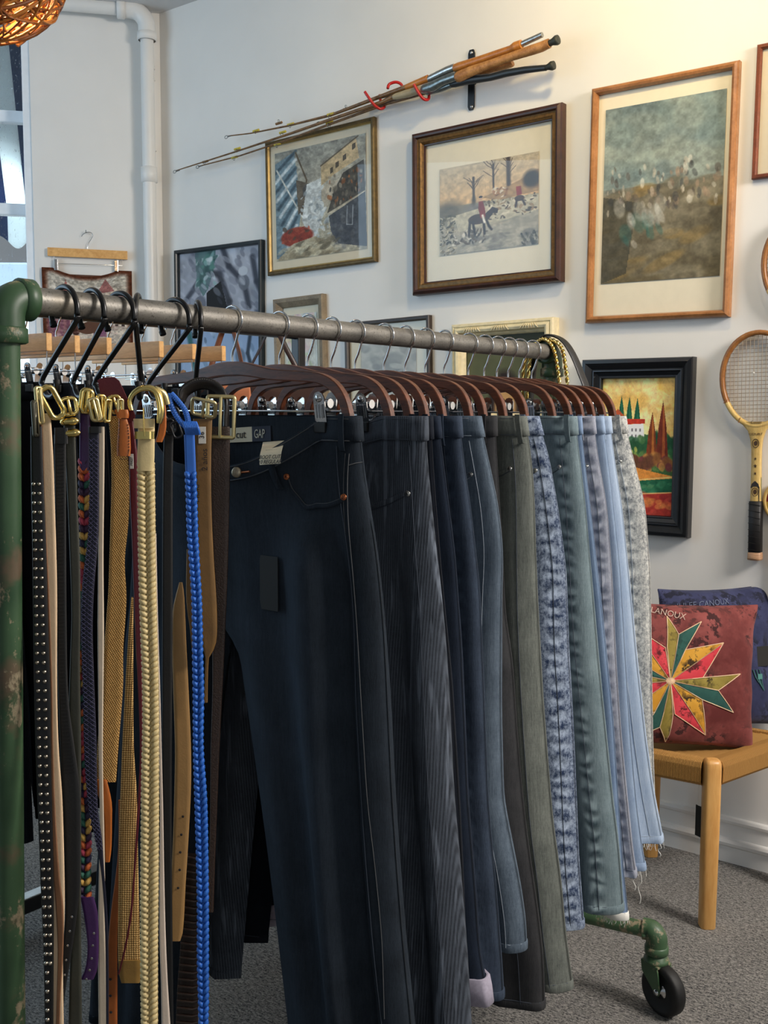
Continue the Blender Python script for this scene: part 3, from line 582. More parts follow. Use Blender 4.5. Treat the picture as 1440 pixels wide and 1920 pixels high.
# ------------------------------------------------------------------ hangers
def hook_pts(r, rc, z0, stem=.018):
    """question mark hook in the x-z plane: rail centre at (0, rc), stem starts at z0"""
    a = np.radians(np.linspace(-48, 205, 22)); arc = [np.array([r*math.cos(t), 0, rc+r*math.sin(t)]) for t in a]
    return [np.array([0, 0, z0]), np.array([0, 0, z0+stem]), np.array([r*.30, 0, z0+stem+(arc[0][2]-z0-stem)*.38])]+arc
def smooth_path(p, n=4):
    p = np.array(p, float); out = []
    for i in range(len(p)-1):
        p0, p1, p2, p3 = p[max(i-1, 0)], p[i], p[i+1], p[min(i+2, len(p)-1)]
        for t in np.arange(n)/n: out.append(.5*((2*p1)+(-p0+p2)*t+(2*p0-5*p1+4*p2-p3)*t*t+(-p0+3*p1-3*p2+p3)*t**3))
    out.append(p[-1]); return np.array(out)
def make_clip(parent, x, y, z, name='clip', s=1.0):
    """sprung clip gripping the cloth: two rounded chrome leaves, ribs, coil and black rubber tips; z is the top"""
    m = M(); ol = [(-.0115, -.050), (-.0115, -.017), (-.011, -.009), (-.007, -.002), (0, 0), (.007, -.002), (.011, -.009), (.0115, -.017), (.0115, -.050)]
    for q in (-1, 1):
        n_ = np.array([0, q, -.16]); n_ /= np.linalg.norm(n_); vv = np.cross(n_, [1, 0, 0]); vv = vv if vv[2] > 0 else -vv
        m.prism(ol, (1, 0, 0), vv, n_, (x, y+q*.0165, z), .0022, 0, True)
        for dx in (-.0055, 0, .0055): m.box(np.array([x+dx, y+q*.0135, z-.030])+n_*.0018, (.0022, .0022, .022), .0005, [(1, 0, 0), n_, vv])
        m.lathe([(.0068, 0), (.0062, .002), (.004, .0036), (0, .0042)], np.array([x, y+q*.0155, z-.010]), n_, 12)
    m.tube([(x-.011, y, z-.018), (x+.011, y, z-.018)], .0075, 10)
    o = m.obj(name, CHROME, parent)
    m = M()
    for q in (-1, 1): m.box((x, y+q*.0115, z-.0555), (.0245, .006, .016), .0015)
    m.obj('clip_tip', BLACKRUB, o, 'black rubber clip tip')
def make_hanger(name, label, half, wood_, group, origin=(0, 0, 0)):
    t = thing(name, label, 'hanger', origin, group); ORG[t.name] = np.zeros(3)
    rc = .068
    m = M(); m.tube(smooth_path(hook_pts(.0235, rc, -.004), 3), .0021, 8); m.obj('hook', CHROME, t)
    # bent arm: centre hump, level run, drooping ends
    k = half/.215; cl = [(0, -.012, .024), (.02, -.0125, .0235), (.045, -.0165, .021), (.075, -.0225, .0185), (.11, -.0255, .0175), (.15, -.0285, .0165), (.172, -.033, .0165), (.190, -.043, .0165), (.203, -.058, .016), (.211, -.076, .0155), (.216, -.098, .015)]
    cl = [(-x, z, h) for x, z, h in cl[:0:-1]]+cl
    P = smooth_path([(x*k, z, h) for x, z, h in cl], 3); m = M(); rows = []
    for i in range(len(P)):
        tg = P[min(i+1, len(P)-1)][:2]-P[max(i-1, 0)][:2]; tg /= np.linalg.norm(tg); nn = np.array([-tg[1], tg[0]]); hh = P[i][2]/2; th = .0062; ring = []
        for a, b in ((-1, -.8), (-.85, -1), (.85, -1), (1, -.8), (1, .8), (.85, 1), (-.85, 1), (-1, .8)):
            ring.append((P[i][0]+nn[0]*hh*b, a*th, P[i][1]+nn[1]*hh*b))
        rows.append(ring)
    m.grid(rows, 0, False, False, True)
    for e in (0, -1): m.add(rows[e], [tuple(range(8))], 0, False)
    m.obj('arm', wood_, t)
    m = M(); zb = -.082
    for yy in (-.0045, .0045): m.tube([(-.213*k, yy, zb), (.213*k, yy, zb)], .0017, 8)
    m.obj('bar', CHROME, t)
    for sx in (-1, 1): make_clip(t, sx*(half-.048), 0, zb+.030)
    return t
HZ = 1.515
descr = ['the dark bootcut jeans with sewn in labels', 'the wide dark streaked corduroy trousers', 'the plain navy trousers', 'the dark jeans with a turned up lilac cuff', 'the dark blue jeans with a copper rivet',
         'the mid blue flared jeans', 'the charcoal jeans', 'the olive grey jeans', 'the blue acid wash jeans', 'the grey green jeans', 'the blue jeans with a white frayed hem',
         'the lavender grey jeans', 'the light blue jeans with a long thread', 'the pale blue wide jeans', 'the off white acid wash jeans']
JY = [1.236, 1.35, 1.425, 1.49, 1.56, 1.65, 1.72, 1.79, 1.86, 1.955, 2.02, 2.075, 2.125, 2.175, 2.235]
hx = [.255, .248, .228, .218, .203, .196, .192, .188, .197, .212, .22, .22, .22, .22, .222]
proto = {}
for i, (y, dsc, hw) in enumerate(zip(JY, descr, hx)):
    key = round(hw, 2)
    if key not in proto: h = make_hanger('trouser_hanger', '', hw, HANGWOOD, 'dark wooden clip hangers on the front rail'); proto[key] = h
    else: h = copy_tree(proto[key])
    h['label'] = 'dark wooden clip hanger holding '+dsc; h.location = (RX, y, HZ); h.rotation_euler = (0, 0, (random.random()-.5)*.05)

# ------------------------------------------------------------------ jeans
ST_GOLD = plain('pale_thread', (110, 104, 90), .8, var=.1); ST_DARK = plain('grey_blue_thread', (62, 70, 82), .8, var=.1); ST_LIGHT = plain('light_thread', (150, 160, 170), .85, var=.08)
COPPER = plain('copper_rivet', (176, 106, 70), .3, .9, var=.1); NICKEL = plain('nickel_rivet', (190, 188, 182), .25, 1.0, var=.1)
FRAY = plain('white_cotton_threads', (232, 230, 222), .9, var=.05); RUBW = plain('worn_edge', (120, 118, 110), .9, var=.2)
TOPZ = 1.425
class Jeans:
    def __init__(s, label, y, sil, mat, L=None, hem=None, th=.022, thl=.034, useam=.86, stitch=ST_DARK, rivet=NICKEL, droop=0., amp=.009, seed=0, rows=44, n=16, hem_in=.11,
                 crotch=.31, rx=RX, tz=TOPZ, lsil=None, simple=False, pocket=True, loops=(.58, .93), name='jeans', group='jeans on the front rail', pk=None, lean=0., edge=None, rivs=None, ridges=()):
        s.y, s.th, s.thl, s.tz, s.rx, s.dr, s.amp, s.lean = y, th, thl, tz, rx, droop, amp, lean; s.crotch = crotch; s.hem_in = hem_in; s.clip = (.14 if simple else np.interp(y, JY, hx)-.048)
        r = np.random.default_rng(seed+11); s.ph = r.random(8)*6.28; s.k1 = 1.1+r.random()*.9; s.k2 = 2.2+r.random()*1.4; s.ridges = list(ridges)
        if isinstance(sil[0][1], str): pass
        pts = [on(px, py, 1, y) for px, py in sil] if sil[0][0] > 5 else [(rx+a, y, tz-b) for a, b in sil]
        d = np.array([tz-p[2] for p in pts]); x = np.array([p[0]-rx for p in pts]); o = np.argsort(d); s.d, s.x = d[o], x[o]
        if hem is not None: L = tz-on(hem[0], hem[1], 1, y)[2]
        s.L = L
        dd = np.linspace(0, L+.02, 60); xx = np.interp(dd, s.d, s.x); m = dd > s.d[-1]
        if m.any() and len(s.d) > 1: xx[m] = s.x[-1]+(dd[m]-s.d[-1])*(s.x[-1]-s.x[-2])/(s.d[-1]-s.d[-2]+1e-6)*.8
        k = np.array([1, 2, 3, 2, 1])/9; xs_ = np.convolve(np.pad(xx, 2, 'edge'), k, 'valid'); s.gd, s.gx = dd, xs_
        s.t = thing(name, label, 'trousers', (rx, y, tz), group)
        s.mat, s.rows, s.n = mat, rows, n
        s.body(); s.band(mat)
        if simple: return
        st = M(); s.st = st; sm = useam
        s.line(st, [(sm, dd_) for dd_ in np.linspace(.045, L-.01, 50)], .0007)
        for dd_ in (.004, .036): s.line(st, [(q, dd_) for q in np.linspace(.0, 1, 14)], .0006)
        for sg in (1, -1):
            s.line(st, [(q, L-.016) for q in np.linspace(.04, .99, 16)], .0006, sg=sg)
        if pocket:
            pk = pk or [(.36, .047), (.42, .085), (.55, .118), (.70, .122), (sm-.04, .104)]
            pk = smooth_path([(a, b, 0) for a, b in pk], 5)[:, :2]
            s.line(st, pk, .0007); s.line(st, [(a, b+.009) for a, b in pk], .0006); s.strip('pocket_edge', pk, .008, mat, .0022, dn=True)
            for a, b in (rivs or [pk[-1]]): s.rivet(a+.005, b+.004, rivet)
        for q in loops: s.loop(q)
        st.obj('stitching', stitch, s.t)
        s.hemring(edge or mat)
    def xo(s, d): return np.interp(d, s.gd, s.gx)
    def xi(s, d): return s.hem_in*np.clip((d-s.crotch)/(s.L-s.crotch), 0, 1)**.9
    def P(s, q, d, back=False, sg=1, off=0.0):
        """point on the cloth: q 0 centre .. 1 outer edge, d below the waist"""
        xi, xo = s.xi(d), s.xo(d)
        if sg < 0: xo = min(.25+.16*d, xo)
        b = np.clip((d-s.crotch+.02)/.1, 0, 1); b = b*b*(3-2*b); x_ = xi+(xo-xi)*q
        A = max(0, 1-q**7)**.5; B = max(0, 1-abs(2*q-1)**4.5)**.5; pr = A*(1-b)+B*b
        h = s.th+(s.thl-s.th)*np.clip(d/.45, 0, 1); h *= 1-.88*math.exp(-((x_ - s.clip)/.034)**2)*max(0, 1-d/.13)**1.3 if s.clip else 1.0
        am = s.amp*(.25+1.6*min(d, .9))
        wv = am*(math.sin(6.283*(s.k1*q)+s.ph[0]+d*1.3*sg)+.55*math.sin(6.283*s.k2*q+s.ph[1]-d*2)) + am*.25*math.sin(d*9+s.ph[2]+3*q)
        if not back:
            for rq, rw, ra, d0, d1 in s.ridges: wv -= ra*math.exp(-((q-rq(d) if callable(rq) else q-rq)/rw)**2)*min(max((d-d0)/.12, 0), 1)*min(max((d1-d)/.15, 0), 1)
        y = (1 if back else -1)*(h*pr+off)+wv*(.35+.65*pr)+s.lean*d
        x = xi+(xo-xi)*q+off*(1 if q > .97 else 0); z = -d
        if s.dr and not back:
            dq = max(0, 1-(q/.74)**2.7); f = max(0, 1-d/.34)**1.6; z -= s.dr*dq*f; y -= s.dr*.55*dq*f
        return np.array([s.rx+sg*x, s.y+y, s.tz+z])
    def loop_(s, d, sg, off=0.0):
        qs = np.sin(np.linspace(0, 1, s.n+1)*math.pi/2)**.85
        f = [s.P(q, d, False, sg, off) for q in qs]; b = [s.P(q, d, True, sg, off) for q in qs[::-1]]
        uv = [(q*.5, d) for q in qs]+[(1-q*.5, d) for q in qs[::-1]]
        return f+b, uv
    def body(s):
        m = M(); ds = np.unique(np.concatenate([np.linspace(0, .1, 6), np.linspace(.1, s.L, s.rows)]))
        for sg in (1, -1):
            R_ = [s.loop_(d, sg) for d in ds]; K = len(R_[0][0])
            m.grid([r[0] for r in R_], 0, True, False, True, [r[1] for r in R_], skip=lambda i, j: j == K-1 and ds[i] < s.crotch-.02)
        s.o = m.obj('denim', s.mat, s.t)
    def band(s, mat):
        m = M()
        for sg in (1, -1):
            K = 2*(s.n+1)
            for o0, o1 in ((.0026, .0026),):
                ds = (.0, .0005, .012, .026, .0385, .0395); of = (.0002, .0026, .0028, .0028, .0026, .0002)
                R_ = [s.loop_(d-.001, sg, o) for d, o in zip(ds, of)]
                m.grid([r[0] for r in R_], 0, True, False, True, [[(u, v+.3) for u, v in r[1]] for r in R_], skip=lambda i, j: j == K-1)
        m.obj('waistband', mat, s.t)
    def line(s, m, qd, r, back=False, sg=1):
        m.tube([s.P(min(max(q, 0), 1), d, back, sg, .0030 if d < .04 else .0009) for q, d in qd], r, 4, cap=False)
    def strip(s, name, qd, wd, mat, off, dn=False, parent=None):
        m = M(); rows = []
        for q, d in qd: rows.append([s.P(q, d, off=.0004), s.P(q, d, off=off), s.P(q, d+wd*.5, off=off), s.P(q, d+wd, off=off), s.P(q, d+wd, off=.0004)])
        m.grid(rows, uv=[[(q*.5, d)]*5 for q, d in qd]); return m.obj(name, mat, parent or s.t)
    def rivet(s, q, d, mat, r=.0048, name='rivet'):
        p = s.P(q, d, off=.001); M().lathe([(r*.2, .0022), (r*.45, .0018), (r*.5, .0010), (r*.85, .0022), (r, .0008), (r, -.001)], p, (.25, -1, .1), 14).obj(name, mat, s.t)
    def loop(s, q, wd=.012, d1=.052):
        m = M(); rows = []
        for d, o in ((-.004, .002), (-.004, .0065), (.006, .0075), (.025, .0078), (.042, .0076), (.048, .0070), (d1, .0064), (d1+.001, .001)):
            a = s.P(q, max(d, 0), off=o); a[2] -= min(d, 0); rows.append([a+np.array([-wd/2, .001, 0]), a+np.array([-wd/2+.001, 0, 0]), a, a+np.array([wd/2-.001, 0, 0]), a+np.array([wd/2, .001, 0])])
        m.grid(rows, smooth=False, uv=[[(.2, d)]*5 for d in range(len(rows))]); m.obj('belt_loop', s.mat, s.t)
    def hemring(s, mat, h=.017):
        for sg in (1, -1):
            m = M(); R_ = [s.loop_(d, sg, o) for d, o in ((s.L-h, .0001), (s.L-h+.0012, .0011), (s.L-h*.5, .0013), (s.L-.0005, .0011), (s.L+.0006, .0004), (s.L-.006, -.001))]
            m.grid([r[0] for r in R_], 0, True, False, True, [r[1] for r in R_]); m.obj('hem', mat, s.t)
    def fray(s, n, ln, seed=1, extra=()):
        m = M(); r = np.random.default_rng(seed)
        for _ in range(n):
            q = r.random(); b = s.P(q, s.L, r.random() < .4, 1); l = ln*(.3+r.random()); w_ = (r.random(3)-.5)*l*.8
            m.tube([b+UP*.003, b-UP*l*.5+w_*.3, b-UP*l+w_*np.array([1, 1, .2])], .0006, 3, cap=False)
        m.obj('frayed_threads', FRAY, s.t, kind='stuff')
        for q, l in extra:
            b = s.P(q, s.L); M().tube(smooth_path([b, b+np.array([.004, 0, -l*.3]), b+np.array([-.004, 0, -l*.5]), b+np.array([.003, 0, -l*.8]), b+np.array([.001, 0, -l])], 4), .0009, 4).obj('loose_thread', FRAY, s.t)

D1 = denim('indigo_denim', (4, 6, 8), (58, 68, 80), .32, 0, 0, slub=.30)
J1 = Jeans('dark indigo bootcut jeans with sewn in labels, button fly showing, nearest on the rail', 1.236,
    [(672, 795), (680, 880), (686, 920), (705, 1039), (718, 1178), (726, 1351), (733, 1500), (742, 1628), (755, 1787), (768, 1915)], D1, L=1.20, th=.026, thl=.040, useam=.885, rivet=COPPER, droop=.083, amp=.004, seed=1, rows=64, n=26, hem_in=.168, stitch=ST_DARK, pocket=False, loops=(.93,), crotch=.345, ridges=[(lambda d: .66-.10*max(0, d-.3), .10, .026, .12, 1.3), (lambda d: .82-.06*max(0, d-.3), .055, -.026, .14, 1.3), (.28, .12, .010, .25, 1.2)])
def proj(p):
    c = ROT.T @ (np.array(p)-EYE); return np.array([720-c[0]/c[2]*F, 960+c[1]/c[2]*F])
def find(J, px, py):
    best = None; c = np.array([px, py]); q0, q1, d0, d1 = 0, 1, 0, J.L
    for _ in range(4):
        best = min(((np.hypot(*(proj(J.P(q, d))-c)), q, d) for q in np.linspace(q0, q1, 13) for d in np.linspace(d0, d1, 17)), key=lambda t: t[0])
        w1, w2 = (q1-q0)/6, (d1-d0)/7; q0, q1 = max(0, best[1]-w1), min(1, best[1]+w1); d0, d1 = max(0, best[2]-w2), min(J.L, best[2]+w2)
    return best[1], best[2]
def text(body, size, c, au, av, parent, mat, name='lettering', extr=.0002, align='CENTER', shear=0., sx=1.0):
    cu = bpy.data.curves.new('t', 'FONT'); cu.body = body; cu.size = size; cu.extrude = extr; cu.align_x = align; cu.align_y = 'CENTER'; cu.shear = shear; cu.resolution_u = 3
    o = bpy.data.objects.new('t', cu); COL.objects.link(o); dg = bpy.context.evaluated_depsgraph_get(); me = bpy.data.meshes.new_from_object(o.evaluated_get(dg)); bpy.data.objects.remove(o)
    au = _n(au); av = _n(av); n_ = np.cross(au, av); top = parent
    while top.parent: top = top.parent
    for v in me.vertices:
        q = np.array(c)+au*v.co.x*sx+av*v.co.y+n_*v.co.z-ORG[top.name]; v.co = Vector(q)
    me.name = name; me.materials.clear(); me.materials.append(mat); me.polygons.foreach_set('material_index', [0]*len(me.polygons))
    r = bpy.data.objects.new(name, me); COL.objects.link(r); r.parent = parent; ORG[r.name] = np.zeros(3); return r

# details of the first pair
PAPER = plain('label_paper', (216, 204, 176), .8, var=.03); NAVYL = plain('navy_woven_label', (40, 44, 58), .8, var=.08); INK = plain('dark_ink', (40, 38, 40), .8); CREAMT = plain('cream_thread', (206, 200, 180), .8); BUTTONM = plain('dull_button_metal', (178, 164, 140), .4, .8, var=.15, scale=200)
pk1 = smooth_path([find(J1, x, y)+(0,) for x, y in [(541, 893), (548, 914), (560, 930), (578, 948), (610, 944), (630, 938), (645, 931)]], 4)[:, :2]
st = M()
for o in (0, .006): J1.line(st, [(a, b+o) for a, b in pk1], .0008)
sm1 = [find(J1, x, y) for x, y in [(655, 850), (652, 910), (655, 1000), (664, 1100), (671, 1195), (678, 1317), (688, 1490), (704, 1628), (717, 1771), (721, 1910)]]
sm1 = [(q, d) for q, d in sm1]; sm1 = smooth_path([(a, b, 0) for a, b in sm1], 4)[:, :2]
J1.line(st, sm1, .0009); J1.line(st, [(a-.02, b) for a, b in sm1[:9]], .0005)
for o in (.004, .037): J1.line(st, [(q, o) for q in np.linspace(.02, 1, 26)], .0008)
J1.line(st, [(.03, d) for d in np.linspace(.06, .2, 10)]+[(.02, .24)], .0006); J1.line(st, [(.055, d) for d in np.linspace(.06, .2, 10)]+[(.03, .25)], .0006)
J1.line(st, [find(J1, x, y) for x, y in [(655, 872), (666, 868), (679, 866)]], .0008)
st.obj('stitching', plain('worn_thread', (78, 80, 82), .8), J1.t)
J1.strip('pocket_edge', pk1, .007, D1, .0025)
for x, y in ((539, 894), (645, 931)): q, d = find(J1, x, y); J1.rivet(q, d, COPPER, .0052)
q, d = find(J1, 448, 885); p = J1.P(q, d, off=.004)
bt = M().lathe([(0, .006), (.004, .0058), (.0072, .0048), (.0086, .003), (.0088, .001), (.0075, -.001), (.004, -.003)], p, (.35, -1, .15), 22).obj('button', BUTTONM, J1.t)
M().tube([p+np.array([.007, .001, 0]), p+np.array([.026, .002, .002])], .0018, 6).obj('buttonhole', COPPER, J1.t, 'brown stitched buttonhole')
a1, b1 = find(J1, 510, 872), find(J1, 527, 915)
m = M(); rows = []
for k in np.linspace(0, 1, 7):
    c = J1.P(a1[0]+(b1[0]-a1[0])*k, a1[1]+(b1[1]-a1[1])*k, off=.004+.003*math.sin(k*3.14)); rows.append([c+np.array([dx, dy, -.002*k]) for dx, dy in ((-.0068, .003), (-.006, 0), (0, -.001), (.006, 0), (.0068, .003))])
m.grid(rows); m.obj('belt_loop', D1, J1.t)
J1.hemring(D1)
yb = 1.236+.0235
def bk(px, py, y=yb): return on(px, py, 1, y)
def lab(name, px, mat, y=yb, t=.0012):
    P = [bk(x, yy, y) for x, yy in px]; n_ = np.array([0, 1., 0]); m = M(); m.add(P+[p+n_*t for p in P], [(0, 1, 2, 3), (7, 6, 5, 4), (0, 4, 5, 1), (1, 5, 6, 2), (2, 6, 7, 3), (3, 7, 4, 0)], 0, False); return m.obj(name, mat, J1.t)
l1 = lab('size_label', [(428, 803), (472, 800), (473, 828), (428, 830)], PAPER); text('cut', .019, (bk(452, 815)-np.array([0, .0008, 0])), (1, 0, .05), UP, l1, INK)
l2 = lab('woven_label', [(472, 800), (507, 798), (508, 827), (473, 828)], NAVYL); text('GAP', .021, (bk(487, 814)-np.array([0, .0008, 0])), (1, 0, .04), UP, l2, CREAMT, sx=.62)
# care label hanging out over the waistband
m = M(); rows = []
for k, (xl, xr, yy, dy) in enumerate([(493, 533, 829, .0), (491, 531, 838, -.058), (488, 528, 850, -.078), (486, 526, 862, -.082), (487, 526, 872, -.084)]):
    rows.append([on(xl+(xr-xl)*q, yy-q*3, 1, yb-.004+dy*1.15) for q in np.linspace(0, 1, 5)])
l3 = m.grid(rows).obj('care_label', PAPER, J1.t)
au = np.array([1, 0, .06]); cvv = np.array([0, .35, .94])
for tx, sz, (px, py) in (('- - - - - -', .006, (511, 836)), ('- - - - - - -', .006, (509, 843)), ('BOOT CUT', .0088, (506, 857)), ('10 REGULAR', .0088, (506, 866))):
    k = np.interp(py, [829, 838, 850, 862, 872], [0, -.058, -.078, -.082, -.084]); text(tx, sz, on(px, py, 1, yb-.004+k*1.15-.004), au, cvv, l3, INK)
# dark swing tag on the thigh
q, d = find(J1, 509, 1092); p = J1.P(q, d, off=.004)
SWING = plain('black_card', (22, 21, 18), .75, var=.05)
M().box(p+np.array([0, -.001, 0]), (.040, .0012, .088), .0004).obj('swing_tag', SWING, J1.t, 'black card swing tag')

def dn(nm, a, b, **k): return denim(nm, a, b, **k)
J2 = Jeans('wide dark corduroy trousers with pale worn streaks, second on the rail', 1.35, [(798, 790), (800, 860), (811, 969), (830, 1143), (839, 1282), (848, 1490), (860, 1628), (873, 1787), (881, 1915)],
    denim('streaked_dark_cord', (9, 12, 19), (104, 112, 124), fade=.16, streak=.55, slub=.25), L=1.08, th=.022, thl=.036, useam=.93, seed=2, amp=.004, n=20, rivs=[(.905, .118)], pk=[(.30, .150), (.45, .152), (.62, .146), (.78, .134), (.89, .118)], loops=(), droop=.03, ridges=[(.66, .08, .016, .15, 1.2), (.80, .05, -.016, .2, 1.2), (.92, .04, .006, .1, 1.2)])
J2b = Jeans('plain navy trousers, a narrow strip between the streaked cord and the cuffed jeans', 1.425, [(806, 782), (812, 900), (824, 1056), (846, 1290), (858, 1500), (868, 1700), (878, 1880)], denim('navy_twill', (8, 10, 16), (38, 44, 56), slub=.2), L=1.04, th=.016, thl=.026, seed=3, loops=(.9,), pocket=False)
JL = plain('lilac_cuff_lining', (160, 154, 170), .9, var=.12, scale=160)
J3 = Jeans('dark jeans with a broad belt loop and a turned up lilac cuff', 1.49, [(820, 780), (834, 900), (851, 1039), (862, 1212), (874, 1500), (887, 1660), (895, 1787), (912, 1870)], denim('dark_blue_denim', (6, 9, 15), (50, 62, 82), fade=.2, slub=.3), hem=(905, 1880), th=.017, thl=.028, seed=4, useam=.80, loops=(.93,), amp=.006)
for sg in (1, -1):
    m = M(); R_ = [J3.loop_(d, sg, o) for d, o in ((J3.L-.044, .001), (J3.L-.046, .0045), (J3.L-.044, .0055), (J3.L-.025, .0058), (J3.L+.001, .0050), (J3.L+.002, .003), (J3.L-.01, .0))]; m.grid([r_[0] for r_ in R_], 0, True, False, True); m.obj('turned_cuff', JL, J3.t, 'pale lilac turned up cuff')
J4 = Jeans('dark blue jeans with a copper rivet at the pocket corner', 1.56, [(862, 785), (870, 860), (884, 950), (901, 1096), (910, 1329), (917, 1500), (932, 1660), (940, 1787), (943, 1860)], denim('worn_dark_denim', (13, 19, 31), (84, 98, 118), fade=.3, slub=.35, pucker=.12, useam=0.440), hem=(943, 1873), th=.018, thl=.030, seed=5, useam=0.88, rivet=COPPER, pk=[(.4, .05), (.5, .09), (.65, .118), (.76, .120), (.84, .108)], loops=(.88,))
J5 = Jeans('mid blue flared jeans with a pale worn pocket, hem cut higher than its neighbours', 1.65, [(897, 780), (915, 860), (934, 950), (943, 1037), (940, 1125), (939, 1329), (943, 1500), (959, 1580), (975, 1660), (987, 1740), (987, 1771)], denim('mid_blue_denim', (24, 36, 50), (134, 150, 166), fade=.36, slub=.4), hem=(986, 1780), th=.020, thl=.034, seed=6, useam=.90, stitch=ST_LIGHT, amp=.005, loops=())
J6 = Jeans('charcoal jeans with a faintly brown cast', 1.72, [(928, 778), (931, 850), (940, 1000), (946, 1154), (960, 1241), (968, 1358), (980, 1500), (991, 1596), (1004, 1692), (1015, 1787), (1018, 1880)], denim('charcoal_denim', (20, 21, 24), (80, 80, 82), fade=.2, slub=.3), hem=(1017, 1893), th=.017, thl=.032, seed=7, useam=.85)
J7 = Jeans('olive grey wide leg jeans with a brownish waistband', 1.79, [(982, 780), (993, 833), (1000, 900), (1002, 950), (1004, 1037), (1008, 1154), (1016, 1300), (1032, 1500), (1036, 1548), (1049, 1644), (1058, 1755), (1070, 1838)], denim('olive_grey_denim', (44, 50, 48), (150, 154, 146), fade=.32, slub=.5), hem=(1071, 1855), th=.024, thl=.036, seed=8, useam=.90, stitch=ST_DARK, pk=[(.4, .06), (.5, .10), (.65, .112), (.78, .108), (.86, .098)], loops=(.97,), amp=.007)
J8 = Jeans('blue acid wash jeans with bright rippled side seams', 1.86, [(1005, 780), (1027, 847), (1045, 950), (1060, 1067), (1063, 1212), (1073, 1387), (1078, 1500), (1083, 1629), (1090, 1721)], denim('blue_acid_denim', (44, 58, 86), (168, 182, 202), fade=.2, acid=.55, pucker=.42, useam=0.470), hem=(1089, 1742), th=.018, thl=.032, seed=9, useam=0.94, loops=(.9,), stitch=ST_DARK)
J9 = Jeans('grey green straight jeans with a puckered seam and pale hem', 1.955, [(1078, 785), (1086, 850), (1098, 947), (1111, 1096), (1123, 1242), (1137, 1387), (1148, 1500), (1159, 1583), (1167, 1690)], denim('grey_green_denim', (60, 76, 84), (158, 176, 180), fade=.26, slub=.42, pucker=.40, useam=0.445), hem=(1168, 1709), th=.026, thl=.044, seed=10, useam=0.89, stitch=ST_DARK, pk=[(.45, .10), (.58, .122), (.70, .120), (.80, .110), (.86, .100)], loops=(.96,), amp=.006, n=20)
J10 = Jeans('blue jeans with a white frayed hem showing below the grey green pair', 2.02, [(1087, 782), (1096, 860), (1110, 979), (1123, 1096), (1135, 1212), (1150, 1358), (1160, 1500), (1170, 1640), (1178, 1715)], denim('clear_blue_denim', (72, 96, 132), (164, 184, 208), fade=.25, slub=.35), hem=(1178, 1724), th=.014, thl=.024, seed=12, useam=.9, stitch=ST_LIGHT, edge=FRAY, pocket=False); J10.fray(160, .012, 2)
J11 = Jeans('lavender grey jeans with a strongly rippled side seam', 2.075, [(1112, 780), (1120, 850), (1138, 950), (1148, 1096), (1154, 1241), (1162, 1380), (1172, 1500), (1182, 1600), (1189, 1640)], denim('lavender_grey_denim', (96, 102, 118), (190, 192, 202), fade=.22, acid=.12, slub=.4, pucker=.40, useam=0.470), hem=(1189, 1648), th=.016, thl=.028, seed=13, useam=0.94, stitch=ST_DARK, loops=(.9,))
J12 = Jeans('light blue jeans with a long loose white thread at the hem', 2.125, [(1128, 780), (1140, 860), (1150, 950), (1162, 1067), (1172, 1241), (1182, 1387), (1192, 1500), (1203, 1590), (1209, 1622)], denim('light_blue_denim', (98, 122, 156), (190, 206, 224), fade=.25, slub=.3), hem=(1209, 1632), th=.016, thl=.026, seed=14, useam=.86, stitch=ST_LIGHT, loops=(.9,)); J12.fray(70, .014, 3, [(.97, .075), (.93, .045)])
J13 = Jeans('pale blue wide jeans with a raw fringed hem, highest hem on the rail', 2.175, [(1142, 780), (1152, 860), (1166, 950), (1177, 1067), (1192, 1241), (1208, 1387), (1221, 1480), (1230, 1530), (1239, 1578)], denim('pale_blue_denim', (122, 144, 174), (206, 218, 230), fade=.28, slub=.3), hem=(1240, 1583), th=.020, thl=.036, seed=15, useam=.93, stitch=ST_LIGHT, loops=(.95,), pk=[(.5, .06), (.62, .10), (.75, .108), (.86, .098), (.90, .090)]); J13.fray(120, .014, 4, [(.99, .03)])
J14 = Jeans('off white acid wash jeans with a grey rippled seam, farthest on the rail', 2.235, [(1170, 780), (1180, 830), (1198, 900), (1210, 950), (1218, 1067), (1220, 1241), (1222, 1387), (1225, 1500), (1226, 1560)], denim('white_acid_denim', (110, 114, 118), (236, 234, 224), fade=.25, acid=.45, pucker=.30, useam=0.450), hem=(1226, 1575), th=.022, thl=.036, seed=16, useam=0.90, stitch=ST_LIGHT, loops=(.96,), pk=[(.3, .06), (.42, .11), (.60, .118), (.76, .110), (.9, .098)])

